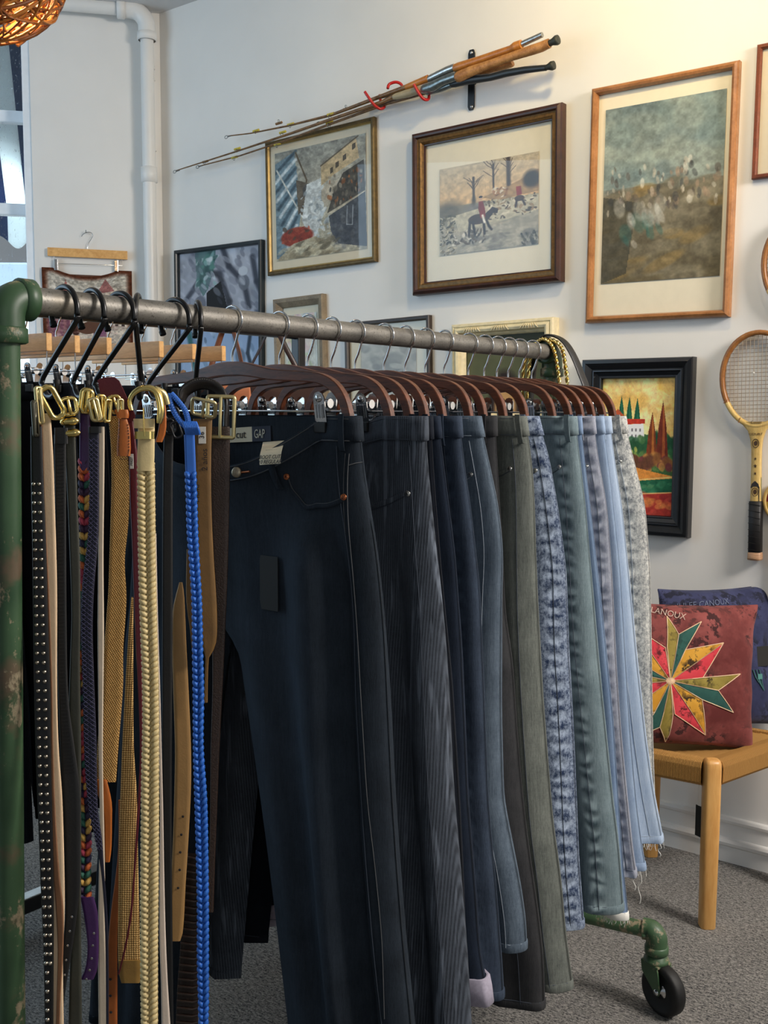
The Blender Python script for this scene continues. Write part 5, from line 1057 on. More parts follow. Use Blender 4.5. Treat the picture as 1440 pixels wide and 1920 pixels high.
# leather bags on the back rail end
def bag(label, c, w_, h_, d_, mat, strapmat, rail_y, straps=True, e=FACE):
    t = thing('leather_bag', label, 'bag', c); m = M(); c = np.array(c, float); n_ = np.array([-e[1], e[0], 0])
    rows = []
    for k, (f, ww, dd) in enumerate([(0, .86, .5), (.04, .96, .9), (.3, 1, 1.05), (.7, .97, .95), (.96, .9, .6), (1, .86, .4)]):
        z = (f-.5)*h_; rows.append([c+e*w_/2*ww*math.copysign(abs(math.cos(a))**.45, math.cos(a))+n_*d_/2*dd*math.copysign(abs(math.sin(a))**.6, math.sin(a))+UP*z for a in np.linspace(0, 2*math.pi, 25)[:-1]])
    m.grid(rows, 0, True, False, True); m.add(rows[0], [tuple(range(24))], 0, False); m.add(rows[-1], [tuple(range(24))], 0, False); m.obj('body', mat, t)
    m = M(); fl = [c-n_*(d_*.56)+e*w_*.46*u+UP*(h_*(.5-.42*v)) for v in np.linspace(0, 1, 6) for u in np.linspace(-1, 1, 7)]; G = np.array(fl).reshape(6, 7, 3); G[0] += n_*d_*.25; m.grid(G); G2 = G-n_*.004; m.grid(G2); m.grid([G[-1], G2[-1]]); m.obj('flap', mat, t)
    m = M(); rp = np.array([R2X, rail_y, R2Z+.016]); a0 = c+e*w_*.36+UP*h_*.46; b0 = c-e*w_*.36+UP*h_*.46
    m.tube(smooth_path([a0, a0*.3+rp*.7+np.array([.02, 0, -.02]), rp, b0*.3+rp*.7+np.array([-.02, 0, -.02]), b0], 6), .008, 8, flat=.35); m.obj('shoulder_strap', strapmat, t)
    m = M().box(c-n_*(d_*.58+.004)-UP*h_*.05, (.03, .006, .022), .002, [e, n_, UP]); m.obj('clasp', BRASS, t); return t
bc = on(454, 765, 1, 2.16); bag('tan orange leather bag seen through the first dark hanger', (R2X-.01, 2.06, 1.40), .15, .24, .06, leather('tan_orange_leather', (196, 122, 84), .5, .1), leather('tan_strap', (120, 72, 48), .5), 2.06)
bag('dark brown leather bag hung at the far end of the back rack', (R2X, 2.24, 1.36), .28, .30, .06, leather('brown_bag_leather', (58, 34, 26), .45), leather('dark_brown_strap', (50, 28, 22), .4), 2.24)

# bags over the far end of the front rail: black strap, gold chain
def draped(name, pts, r, mat, label, cat, flat=1., group=None):
    t = thing(name, label, cat, pts[0], group); m = M(); return t, smooth_path(pts, 6)
ye = Y1-.020
BAGB = leather('black_bag_leather', (18, 18, 18), .4)
t = thing('shoulder_bag', 'black leather bag hung by its strap over the far end of the rail', 'bag', (RX+.06, ye+.05, .95))
sp_ = smooth_path([(RX-.07, ye, 1.18), (RX-.052, ye, 1.42), (RX-.040, ye, 1.56), (RX-.018, ye, 1.615), (RX+.014, ye, 1.622), (RX+.050, ye+.004, 1.598), (RX+.085, ye+.01, 1.53), (RX+.105, ye+.012, 1.45), (RX+.11, ye+.012, 1.18)], 6)
M().tube(sp_, .018, 12, flat=.2, wdir=(0, 1, 0)).obj('shoulder_strap', BAGB, t)
m = M(); rows = []
for f, ww, dd in [(0, .9, .6), (.05, 1, .9), (.5, 1, 1), (.95, .94, .7), (1, .9, .5)]: rows.append([(RX+.02+.14*ww*math.copysign(abs(math.cos(a))**.5, math.cos(a)), ye+.01+.03*dd*math.copysign(abs(math.sin(a))**.6, math.sin(a)), .98+.22*f) for a in np.linspace(0, 2*math.pi, 25)[:-1]])
m.grid(rows, 0, True, False, True); m.add(rows[0], [tuple(range(24))]); m.add(rows[-1], [tuple(range(24))]); m.obj('body', BAGB, t)
t = thing('chain_bag', 'small bag on a doubled gold rope chain over the far end of the rail', 'bag', (RX+.03, ye-.02, .95))
for k, (ox, oy) in enumerate(((0, -.024), (.018, -.016))):
    cp = smooth_path([(RX-.052-ox, ye+oy, 1.16), (RX-.046-ox, ye+oy, 1.45), (RX-.036-ox, ye+oy, 1.57), (RX-.010, ye+oy, 1.612), (RX+.020+ox, ye+oy, 1.600), (RX+.038+ox, ye+oy, 1.55), (RX+.048+ox, ye+oy, 1.45), (RX+.052+ox, ye+oy, 1.16)], 14)
    m = M(); n_ = len(cp)
    for s_ in (0, math.pi):
        T = np.gradient(cp, axis=0); T /= np.linalg.norm(T, axis=1)[:, None]; b1 = np.cross(T, [0, 1., 0]); b1 /= np.linalg.norm(b1, axis=1)[:, None]; b2 = np.cross(T, b1)
        ph = np.arange(n_)*1.05+s_; m.tube(cp+.0028*(np.cos(ph)[:, None]*b1+np.sin(ph)[:, None]*b2), .0028, 6)
    m.obj('chain', BRASS, t, 'gold rope chain')
m = M(); rows = []
for f, ww, dd in [(0, .9, .6), (.05, 1, .9), (.5, 1, 1), (.95, .94, .7), (1, .9, .5)]: rows.append([(RX+.01+.10*ww*math.copysign(abs(math.cos(a))**.5, math.cos(a)), ye-.034+.018*dd*math.copysign(abs(math.sin(a))**.6, math.sin(a)), .99+.20*f) for a in np.linspace(0, 2*math.pi, 25)[:-1]])
m.grid(rows, 0, True, False, True); m.add(rows[0], [tuple(range(24))]); m.add(rows[-1], [tuple(range(24))]); m.obj('body', leather('quilted_black', (24, 22, 24), .4), t)

# ------------------------------------------------------------------ fishing rods on their wall bracket
def wp(px, py, off): return on(px, py, 1, WY-off)
CORK = wood('old_cork', (140, 88, 42), (206, 150, 88), .55, 30, (1, 1, 1)); CORKD = wood('varnished_cork', (156, 92, 30), (196, 128, 52), .35, 20, (1, 1, 1))
NICK = plain('tarnished_nickel', (168, 168, 164), .28, .9, var=.25, scale=120); GUN = plain('gunmetal_seat', (120, 128, 128), .3, .8, var=.25, scale=90); DGRIP = plain('black_grip', (34, 38, 42), .4); BUTT = plain('green_black_rubber', (40, 44, 38), .55)
CANE = wood('split_cane', (70, 48, 26), (146, 106, 58), .35, 40, (1, 1, 1)); YEL = plain('yellow_thread_wrap', (196, 176, 60), .5); PALE = plain('bone_foregrip', (170, 154, 122), .5); REDV = plain('red_vinyl', (170, 22, 22), .35)
bk_ = thing('rod_bracket', 'black wall bracket with red vinyl hooks carrying the fishing rods', 'bracket', wp(884, 150, .0))
m = M(); a, b = wp(884, 100, .004), wp(884, 200, .004); L_ = a[2]-b[2]
m.prism([(-.013, -L_/2), (-.008, -L_/2-.012), (.008, -L_/2-.012), (.013, -L_/2), (.013, L_/2), (.008, L_/2+.012), (-.008, L_/2+.012), (-.013, L_/2)], (1, 0, 0), UP, (0, 1, 0), (a+b)/2, .006); m.obj('back_plate', BLACKM, bk_)
for p in (wp(884, 99, .009), wp(884, 200, .009)): M().lathe([(0, .004), (.004, .0035), (.006, .001), (.006, -.003)], p, (0, -1, 0), 12).obj('screw', CHROME, bk_)
m = M(); m.box((wp(884, 152, .03)+wp(884, 152, .0))/2, (.02, .05, .02), .002); m.tube([wp(884, 152, .045), wp(790, 166, .045), wp(715, 182, .045)], .006, 8); m.obj('arm', BLACKM, bk_)
for pts in ([(712, 178, .045), (714, 190, .05), (721, 200, .062), (713, 204, .085), (702, 197, .10), (692, 184, .115), (684, 172, .122)], [(798, 160, .045), (804, 176, .052), (803, 186, .07), (795, 186, .09), (786, 176, .105), (776, 158, .118)], [(756, 168, .045), (752, 158, .05), (742, 154, .062), (730, 158, .075), (727, 166, .082)]):
    M().tube(smooth_path([wp(*p) for p in pts], 4), .0055, 10).obj('hook', REDV, bk_)
def rod(label, segs, off, guides, tip_guide, off_t=.05, name='fishing_rod'):
    """segs: list of (part, material, [(px, py, radius mm), ...]) from the butt forward"""
    xs = [q[0] for s_ in segs for q in s_[2]]; xa, xb = max(xs), min(xs); oo = lambda x: off_t+(off-off_t)*(x-xb)/(xa-xb)
    c = wp(xa*.6+xb*.4, segs[0][2][0][1]*.6+segs[-1][2][-1][1]*.4, off); t = thing(name, label, 'fishing rod', c, 'fishing rods on the wall bracket')
    for part, mt, pts in segs:
        P = [wp(x, y, oo(x)) for x, y, r in pts]; n_ = 6; P2 = []; R2 = []
        for i in range(len(P)-1):
            for f in np.arange(n_)/n_: P2.append(P[i]*(1-f)+P[i+1]*f); R2.append((pts[i][2]*(1-f)+pts[i+1][2]*f)*.00118)
        P2.append(P[-1]); R2.append(pts[-1][2]*.001)
        if part == 'butt_cap': ax = _n(P[-1]-P[0]); M().lathe([(0, -.001), (pts[0][2]*.0008, -.0006)]+[(r*.001, np.linalg.norm(p-P[0])) for p, (_, _, r) in zip(P, pts)], P[0], ax, 18).obj(part, mt, t)
        else: M().tube(P2, R2, 12).obj(part, mt, t)
    for x, y, dx, dy, r in guides:
        p = wp(x, y, oo(x)-.002); q = p+np.array([dx, -.006, dy]); m = M(); u = _n(q-p); ax = _n(wp(x-30, y+9, oo(x))-p); e2 = np.cross(u, ax); cc = p+u*(r+.004)
        m.tube([cc+r*(math.cos(a)*u+math.sin(a)*e2) for a in np.linspace(0, 2*math.pi, 17)[:-1]], .0011, 6, True); m.tube([p-ax*.012, p+u*.004-ax*.002, p+u*.004+ax*.002, p+ax*.012], .0012, 6); m.obj('guide', GUN, t, kind=None)
        M().tube([p-ax*.016, p+ax*.016], .0052, 8).obj('wrap', YEL if (x > 430 and y > 190 and dy < 0) else CANE, t)
    x, y = tip_guide; p = wp(x, y, off_t); m = M(); ax = _n(wp(x-30, y+9, off_t)-p); e2 = np.array([0, -1., 0]); u = np.cross(ax, e2); cc = p+ax*.012
    m.tube([cc+ax*.010*math.cos(a)+u*.006*math.sin(a) for a in np.linspace(0, 2*math.pi, 13)[:-1]], .0014, 6, True); m.tube([p-ax*.02, p+ax*.004], .0026, 8); m.obj('tip_guide', GUN, t)
    return t
rod('uppermost fishing rod with a varnished cork grip and nickel butt ferrule', [('ferrule', NICK, [(1017, 65, 7.5), (976, 84, 8.5)]), ('grip', CORKD, [(978, 83, 13), (966, 88, 14), (958, 92, 10.5), (900, 112, 11), (852, 128, 13)]), ('reel_seat', NICK, [(853, 126, 11), (838, 132, 11.5), (802, 149, 10)]), ('foregrip', CORKD, [(803, 147, 11), (778, 157, 9.5), (760, 164, 8)]), ('blank', CANE, [(762, 163, 7.5), (700, 186, 6), (620, 216, 4.6), (540, 236, 3.2), (470, 250, 2.4), (428, 255, 2)])], .105,
    [(650, 204, 0, .01, .005), (545, 233, 0, -.01, .006), (523, 231, .002, .012, .005), (480, 245, 0, -.01, .005)], (428, 256), .06)
rod('thick fishing rod with a ringed cork grip and flared green black butt', [('butt_cap', BUTT, [(1047, 74, 15), (1043, 75.5, 16), (1036, 79, 11), (1026, 83, 9.5)]), ('grip', CORK, [(1030, 81, 13), (1015, 88, 14), (1000, 93, 14), (960, 106, 12), (915, 122, 12.5), (880, 135, 15), (856, 146, 16)]), ('reel_seat', GUN, [(858, 142, 13), (830, 152, 13), (812, 162, 15), (792, 168, 13)]), ('foregrip', PALE, [(796, 166, 11), (765, 175, 12), (738, 182, 9)]), ('blank', CANE, [(740, 180, 7), (715, 192, 6), (620, 224, 5), (540, 252, 4.2), (440, 285, 3), (330, 320, 2)])], .115,
    [(620, 214, 0, -.012, .008), (530, 248, 0, -.012, .007), (445, 279, 0, -.012, .006), (385, 303, 0, -.01, .005)], (331, 321), .055)
rod('lowest fishing rod with a curved black grip and flared butt', [('butt_cap', BUTT, [(1039, 122, 14), (1034, 123.5, 15), (1028, 126, 10), (1020, 128, 8)]), ('grip', DGRIP, [(1024, 127, 8.5), (985, 131, 10), (950, 137, 11), (920, 145, 10.5), (880, 150, 13), (845, 158, 12)]), ('reel_seat', GUN, [(850, 157, 10), (826, 166, 11), (800, 174, 9)]), ('blank', CANE, [(802, 172, 7), (720, 196, 5), (640, 225, 4.2), (540, 262, 3.4), (450, 292, 2.6), (372, 312, 2)])], .085,
    [(618, 230, 0, -.014, .008), (520, 270, 0, -.012, .006), (440, 295, 0, -.011, .005)], (374, 312), .045)
rod('short plain cork handled rod tucked behind the others', [('grip', CORK, [(961, 117, 10), (958, 119, 11.5), (930, 127, 11), (890, 138, 11), (862, 147, 10)]), ('blank', CANE, [(864, 146, 6), (760, 178, 5), (660, 210, 4), (600, 230, 3)])], .06, [], (601, 230), .04)

# ------------------------------------------------------------------ rackets on the wall
ASH = wood('yellowed_ash', (186, 148, 78), (226, 196, 126), .35, 10, (4, 4, 1)); BROWNW = wood('brown_racket_wood', (122, 72, 30), (168, 112, 56), .35, 10, (3, 3, 3)); STRING = plain('gut_string', (150, 134, 112), .6)
def racket(label, cx, cy, rx_, ry_, tilt, full=True, hm=None):
    o = .022; c = wp(cx, cy, o); k = np.linalg.norm(wp(cx+1, cy, o)-c); kz = abs(wp(cx, cy+1, o)[2]-c[2])
    t = thing('tennis_racket', label, 'racket', (c[0], WY, c[2]), 'old wooden rackets on the wall'); ct, st_ = math.cos(tilt), math.sin(tilt); e = np.array([ct, 0, st_]); v = np.array([-st_, 0, ct]); A, B = rx_, ry_
    def hp(a, q=1.): return c+e*A*q*math.cos(a)+v*B*q*math.sin(a)*(1-.06*math.sin(a))
    a0, a1 = math.radians(-32), math.radians(212)
    for nm_, lo, hi, mt in (('head_bow', a0, a1, BROWNW), ('head_wrap', a1, a0+2*math.pi, ASH)):
        m = M(); rows = []
        for a in np.linspace(lo, hi, 34):
            p = hp(a); q = hp(a+.01)-hp(a-.01); q /= np.linalg.norm(q); n_ = np.cross(q, [0, 1., 0]); n_ = n_ if np.dot(n_, p-c) > 0 else -n_; rows.append([p+n_*x+np.array([0, y, 0]) for x, y in ((.004, -.010), (.007, -.006), (.007, .006), (.004, .010), (-.004, .010), (-.008, .006), (-.008, -.006), (-.004, -.010))])
        m.grid(rows, 0, True, False, True); m.obj(nm_, mt, t)
    m = M(); ns = 17
    for i in range(-ns//2+1, ns//2+1):
        x = i/(ns/2+.2); h_ = math.sqrt(max(0, 1-x*x))*.95
        if h_ > .1: m.tube([c+e*A*x*.96-v*B*h_+np.array([0, -.001, 0]), c+e*A*x*.96+v*B*h_*.94+np.array([0, -.001, 0])], .0009, 4, cap=False)
    for i in range(-10, 11):
        y = i/10.8; h_ = math.sqrt(max(0, 1-y*y))*.95
        m.tube([c-e*A*h_+v*B*y*.93+np.array([0, .001, 0]), c+e*A*h_+v*B*y*.93+np.array([0, .001, 0])], .0009, 4, cap=False)
    m.obj('strings', STRING, t, kind='stuff')
    if full:
        base = c-v*B*1.02
        def rect(z, w_, d_): return [base-v*z+e*x*w_+np.array([0, y*d_, 0]) for x, y in ((-.8, -1), (.8, -1), (1, -.7), (1, .7), (.8, 1), (-.8, 1), (-1, .7), (-1, -.7))]
        hl = hm; m = M(); m.grid([rect(z, w_, d_) for z, w_, d_ in [(-.008, .050, .009), (.004, .040, .0095), (.02, .026, .010), (.045, .018, .010), (.075, .0145, .010), (.12, .0140, .010), (.20, .0150, .0105), (hl-.150, .0155, .0115)]], 0, True, False, True); m.obj('shaft', ASH, t)
        m = M(); m.grid([rect(z, w_, d_) for z, w_, d_ in [(hl-.162, .015, .011), (hl-.160, .0185, .0140), (hl-.08, .0185, .0145), (hl-.004, .0190, .015), (hl-.002, .016, .012)]], 0, True, False, True)
        for zz in np.arange(.008, .155, .020): m.tube([base-v*(hl-zz-.006)+e*-.0188+np.array([0, -.0146, 0]), base-v*(hl-zz)+e*.0188+np.array([0, -.0146, 0])], .0008, 4)
        m.obj('grip', leather('black_grip_leather', (22, 20, 20), .5), t)
        m = M(); m.grid([rect(z, w_, d_) for z, w_, d_ in [(hl-.006, .015, .012), (hl-.002, .0195, .015), (hl+.014, .0205, .016), (hl+.020, .0205, .016), (hl+.022, .012, .010)]], 0, True, False, True); m.obj('butt', wood('worn_butt', (130, 84, 56), (206, 168, 132), .5, 40), t)
        fr = np.array([0, -.0112, 0]); BRK = plain('brown_transfer', (66, 44, 26), .6)
        for z, s_ in ((.058, 1.), (hl-.190, .95)):
            m = M(); cc = base-v*z+fr; m.tube([cc+e*.010*math.cos(a)*s_+v*.013*math.sin(a)*s_ for a in np.linspace(0, 6.28, 25)[:-1]], .0009, 4, True); m.prism([(.0055*math.cos(a), .0075*math.sin(a)) for a in np.linspace(0, 6.28, 13)[:-1]], e, v, (0, 1, 0), cc, .001); m.obj('emblem', BRK, t)
        for z, s_ in ((.105, .0045), (.127, .0060), (.150, .0045)):
            m = M(); m.prism([((s_ if i % 2 == 0 else s_*.42)*math.sin(i*math.pi/5), (s_ if i % 2 == 0 else s_*.42)*math.cos(i*math.pi/5)) for i in range(10)], e, v, (0, 1, 0), base-v*z+fr, .001); m.obj('star', BRK, t)
        m = M(); z = hl-.205; m.prism([(-.0135, -.002), (-.010, .010), (0, .019), (.010, .010), (.0135, -.002), (.0115, -.004), (.006, .002), (-.006, .002), (-.0115, -.004)], e, v, (0, 1, 0), base-v*(z-.0)+fr, .001); m.obj('chevron', INK, t)
        m = M(); m.box(base-v*(hl-.180)+e*.0128+fr, (.0022, .001, .05), 0, [e, (0, 1, 0), v]); m.obj('stripe', INK, t); m = M(); m.prism([(-.003, -.035), (.003, -.035), (.003, .030), (0, .036), (-.003, .030)], (0, 1, 0), v, e, base-v*(hl-.20)+e*.0152, .0008); m.obj('side_inlay', plain('sage_inlay', (112, 116, 84), .5), t)
        text('Comet', .012, base+v*.006+fr*1.0+e*0, e, v, t, BRK, shear=.2); text('COURT', .0095, base-v*.030+fr*1.05, e, v, t, BRK, sx=1.3)
        for a in (-118, -62, -150, -28): 
            p = hp(math.radians(a)); M().tube([p+_n(p-c)*.0085+np.array([0, -.0105, 0]), p-_n(p-c)*.0085+np.array([0, -.0105, 0])], .0011, 6).obj('binding', BROWNW, t)
        pn = wp(1413, 699, .024); M().lathe([(0, .002), (.003, .0012), (.0032, 0), (.001, -.0005), (.0009, -.024)], pn, (0, -1, 0), 10).obj('nail', plain('white_pin_head', (232, 228, 220), .4), t)
    return t
c_ = wp(1421, 706, .022); kx = np.linalg.norm(wp(1422, 706, .022)-c_); kz = abs(wp(1421, 707, .022)[2]-c_[2])
racket('old wooden tennis racket with a black grip, hanging head up at the right', 1421, 706, 68*kx, 88*kz, .022, True, 246*kz)
racket('head of a second wooden racket just entering at the right edge', 1506, 488, 71*kx, 90*kz, 0, False)
# striped paddle at the right edge
c_ = wp(1466, 940, .012); t = thing('paddle', 'dark red and mustard striped paddle cut by the right edge', 'paddle', (c_[0], WY, c_[2]))
for k_, (z0, z1, mt) in enumerate(((-.9, -.62, plain('paddle_cream', (214, 196, 140), .4)), (-.62, -.05, plain('paddle_mustard', (176, 142, 50), .4)), (-.05, .98, plain('paddle_dark_red', (112, 30, 24), .4)))):
    A, B = 31*kx, 36*kz; pl = [(A*s_*math.sqrt(max(0, 1-z*z)), B*z) for s_, zz in ((1, np.linspace(z0, z1, 8)), (-1, np.linspace(z1, z0, 8))) for z in zz]; M().prism(pl, (1, 0, 0), UP, (0, 1, 0), c_, .012).obj('stripe', mt, t)
m = M(); m.tube([c_+np.array([31*kx*math.cos(a), 0, 36*kz*math.sin(a)]) for a in np.linspace(0, 6.28, 40)[:-1]], .008, 8, True); m.obj('rim', ASH, t)
M().box(c_+UP*-.17, (.03, .018, .24), .004).obj('handle', ASH, t)

# ------------------------------------------------------------------ woven stool, cushions
BEECH = wood('honey_beech', (204, 146, 78), (230, 180, 110), .38, 5, (4, 4, .6)); CORD = weave('paper_cord', (176, 132, 74), (226, 188, 128), 160, 3, 0)
def camdir(deg): a = math.radians(deg); return np.array([*(ROT @ np.array([math.sin(a), 0, 0]))[:2], 0])*0+FACE*math.sin(a)-TOV*math.cos(a)
Fp = on(1325, 1737, 2, 0); Fp[2] = 0; dl_, dr_ = camdir(-57), camdir(52); SL, SR = .42, .40
K = [Fp, Fp+dr_*SR, Fp+dl_*SL+dr_*SR, Fp+dl_*SL]; SH = on(1325, 1422, 0, Fp[0])[2]; SH = at(1325, 1424, np.dot(Fp-EYE, ROT @ np.array([0, 0, -1.]))/1.0)[2]; SH = .478
stl = thing('stool', 'honey beech stool with a woven paper cord seat', 'stool', sum(K)/4)
for i, p in enumerate(K):
    e = FACE; m = M(); rows = []
    for z, s_ in ((0, .86), (.003, .92), (.30, 1), (SH-.022, 1), (SH-.006, .97), (SH+.002, .85), (SH+.005, .55)):
        rows.append([p+FACE*.0235*s_*math.copysign(abs(math.cos(a))**.55, math.cos(a))+TOV*.0235*s_*math.copysign(abs(math.sin(a))**.55, math.sin(a))+UP*z for a in np.linspace(0, 2*math.pi, 21)[:-1]])
    m.grid(rows, 0, True, False, True); m.add(rows[-1], [tuple(range(20))]); m.add(rows[0], [tuple(range(20))]); m.obj('leg', BEECH, stl)
for i in range(4):                                # cord wrapped rails, strand by strand
    a, b = K[i], K[(i+1) % 4]; u = _n(b-a); nn = np.array([-u[1], u[0], 0]); ctr = sum(K)/4; nn = nn if np.dot(nn, (a+b)/2-ctr) > 0 else -nn; L_ = np.linalg.norm(b-a)-.05; n_ = int(L_/.0042)
    m = M(); base = [(-.020, .006), (-.020, -.04), (-.012, -.062), (.010, -.064), (.0185, -.055), (.0195, -.012), (.014, .001), (0, .006)]
    for k in range(n_):
        rows = [[a+u*(.025+L_*(k+f)/n_)+nn*(x*(1+gg))+UP*(SH-.008+z+gg*.02) for x, z in base] for f, gg in ((0, -.10), (.25, .06), (.75, .06), (1, -.10))]; m.grid(rows, 0, False, False, True)
    m.obj('cord_rail', CORD, stl, kind='stuff')
m = M(); n1, n2 = 46, 23; Gp = np.zeros((n1+1, n2+1, 3))
q = np.random.default_rng(5)
for i in range(n1+1):
    for j in range(n2+1):
        f, g = .03+.94*i/n1, .03+.94*j/n2; p = (Fp+dl_*SL*f+dr_*SR*g); Gp[i, j] = p+UP*(SH-.004-.018*(math.sin(math.pi*f)*math.sin(math.pi*g))**.6+(.0016 if (i//2+j) % 2 else -.0012))
m.grid(Gp); m.obj('woven_seat', CORD, stl, kind='stuff')
m = M(); tg = Fp+dl_*.035+TOV*.004; m.tube(smooth_path([tg+UP*(SH-.065), tg+UP*(SH-.10)+FACE*-.002, tg+UP*(SH-.135)], 4), .0008, 5); tgo = m.obj('tag_string', FRAY, stl)
M().box(tg+UP*(SH-.178), (.020, .0016, .088), .0004, [_n(FACE*.45+TOV*.9), _n(TOV*.45-FACE*.9), UP]).obj('swing_tag', SWING, stl, 'black card swing tag')

def cushion_cloth(name, c0, c1, c2):
    t_ = NT(name); v = t_.coord(); a = t_.noise(v, 9, 4, .6); b = t_.noise(v, 34, 4, .65); k = t_.ramp(b, .50, .56); cl = t_.mix(t_.ramp(a, .35, .65), rgba(c0), rgba(c1)); cl = t_.mix(t_.math('MULTIPLY', k, t_.ramp(a, .42, .55)), cl, rgba(c2)); t_.bump(t_.noise(v, 420, 2), .15, .001); return t_.fin(cl, .75, 0, .2, .1)
def cushion(label, c, e, v, W, H, T, mat, name='cushion', seed=0, sag=.06):
    n_ = np.cross(e, v); n_ = n_ if np.dot(n_, TOV) > 0 else -n_; r = np.random.default_rng(seed); ph = r.random(8)*6.28
    def S(a, b, side=1):
        """a, b in -1..1"""
        pinch = 1-.055*(1-a*a)**1*(abs(b)**6)-.0; pinch2 = 1-.055*(1-b*b)*(abs(a)**6); puff = max(0, (1-abs(a)**3.2)*(1-abs(b)**3.2))**.55
        wr = .006*math.sin(5*a+3*b+ph[0])*puff*(1-puff)*4+.004*math.sin(11*b-4*a+ph[1])*(1-puff)+.007*math.sin(9*a+ph[2])*max(0, -b-.55)*side
        return np.array(c)+e*a*W/2*pinch2+v*(b*H/2*pinch-sag*max(0, abs(a)**2)*max(0, -b)*0)+n_*side*(T/2*puff+.003)+n_*wr*1.0
    t = thing(name, label, 'cushion', np.array(c)-v*H/2); m = M(); g = np.linspace(-1, 1, 33); g = np.sin(g*math.pi/2)
    for sd in (1, -1): m.grid([[S(a, b, sd) for a in g] for b in g])
    m.grid([[S(a, b, sd) for sd in (1, -1)] for a, b in [(x, -1) for x in g]+[(1, x) for x in g]+[(x, 1) for x in g[::-1]]+[(-1, x) for x in g[::-1]]]); m.obj('cover', mat, t)
    m = M(); m.tube([S(a, b, 1)-n_*.003 for a, b in [(x, -1) for x in g[:-1]]+[(1, x) for x in g[:-1]]+[(x, 1) for x in g[:0:-1]]+[(-1, x) for x in g[:0:-1]]], .0022, 6, True); m.obj('seam', mat, t)
    return t, S, n_
# burgundy star cushion faces the viewer, leaning slightly back
dF = np.dot(Fp-EYE, ROT @ np.array([0, 0, -1.]))
seat_c = sum(K)/4
be = _n(FACE*.985-TOV*.10-UP*.055); bv = _n(UP*.985-TOV*.17+FACE*.055)
p0 = seat_c+TOV*.075; pn_ = np.cross(be, bv); pn_ = pn_ if np.dot(pn_, TOV) > 0 else -pn_
def cpl(px, py, o=0.): return onp(px, py, p0+UP*(SH+.2)+pn_*o, pn_)
cc = (cpl(1250, 1263)); Wb = 2*np.dot(cpl(1415, 1263)-cc, be); Hb = np.dot(cpl(1250, 1128)-cpl(1250, 1400), bv)
BURC = cushion_cloth('burgundy_velvet', (94, 38, 36), (142, 74, 70), (60, 28, 28))
ct_, S_, cn = cushion('burgundy cushion with a multicoloured pieced star and stitched lettering, in front on the stool', cc, be, bv, Wb, Hb, .13, BURC)
def onc(px, py):
    d = cpl(px, py, .05)-cc; return np.dot(d, be)/(Wb/2), np.dot(d, bv)/(Hb/2)
def zc(x, y): return 1180+x/4.573, 1060+y/4.573
star_cols = {'o': cushion_cloth('star_olive', (128, 112, 46), (164, 146, 74), (58, 48, 26)), 't': cushion_cloth('star_teal', (36, 76, 70), (52, 98, 88), (30, 62, 58)), 'y': cushion_cloth('star_mustard', (196, 138, 40), (214, 160, 62), (60, 44, 24)), 'r': cushion_cloth('star_red', (196, 50, 62), (214, 72, 80), (84, 28, 32))}
C0 = onc(*zc(330, 985))
sp4 = [[('o', (318, 425), (300, 700), (402, 588)), ('t', (600, 480), (402, 588), (455, 722)), ('y', (785, 668), (455, 722), None), ('r', (785, 668), None, (608, 962))],
       [('o', (945, 940), (608, 962), (745, 1075)), ('t', (893, 1270), (745, 1075), (605, 1150)), ('y', (668, 1470), (605, 1150), None), ('r', (668, 1470), None, (375, 1270))]]
pieces = []
for grp in sp4:
    for col, tip, va, vb in grp: pieces.append((col, onc(*zc(*tip)), onc(*zc(*va)) if va else None, onc(*zc(*vb)) if vb else None))
pieces += [(c_, *[None if p is None else (2*C0[0]-p[0], 2*C0[1]-p[1]) for p in (a, b, d)]) for c_, a, b, d in pieces]
CHAIN = plain('cream_outline_stitch', (230, 196, 160), .8)
for col, tip, va, vb in pieces:
    poly = [C0]+([va] if va else [])+[tip]+([vb] if vb else [])
    m = M(); ctr_ = tuple(np.mean(poly, 0)); n_ = 7; rows = []
    # fan strips from the centre outwards, following the puffed surface
    A_ = [np.array(C0)*(1-f)+np.array(va if va else tip)*f if va is None else (np.array(C0)*(1-2*f)+np.array(va)*2*f if f < .5 else np.array(va)*(2-2*f)+np.array(tip)*(2*f-1)) for f in np.linspace(0, 1, n_)]
    B_ = [np.array(C0)*(1-f)+np.array(tip)*f if vb is None else (np.array(C0)*(1-2*f)+np.array(vb)*2*f if f < .5 else np.array(vb)*(2-2*f)+np.array(tip)*(2*f-1)) for f in np.linspace(0, 1, n_)]
    for a, b in zip(A_, B_): rows.append([S_(*(a*(1-g)+b*g))+cn*(.0022 if 0 < g < 1 else .0012) for g in np.linspace(0, 1, 5)])
    m.grid(rows); o = m.obj('star_patch', star_cols[col], ct_)
    m = M()
    for q_ in (A_, B_): m.tube([S_(*a)+cn*.002 for a in q_], .0013, 5)
    m.obj('outline_stitch', CHAIN, o)
m = M()
for k in range(18): a = k*.35; m.tube([S_(*C0)+cn*.003, S_(C0[0]+.05*math.cos(a), C0[1]+.05*math.sin(a))+cn*.0025], .0016, 4)
m.obj('star_centre', CHAIN, ct_, 'cream stitched centre', kind='stuff')
def conform(o, t, S, c0, e, v, W, H, nn):
    for q_ in o.data.vertices:
        w_ = np.array(q_.co)+ORG[t.name]; h_ = np.dot(w_-c0, nn); q_.co = Vector(S(np.dot(w_-c0, e)/(W/2), np.dot(w_-c0, v)/(H/2))+nn*(.0030+.0006*(h_ > 0))-ORG[t.name])
lt = text('LANOUX', .030, S_(*onc(*zc(322, 382)))+cn*.010, _n(be*.97-bv*.22), _n(bv*.97+be*.22), ct_, plain('cream_lettering', (226, 204, 190), .8), shear=.15, sx=.80)
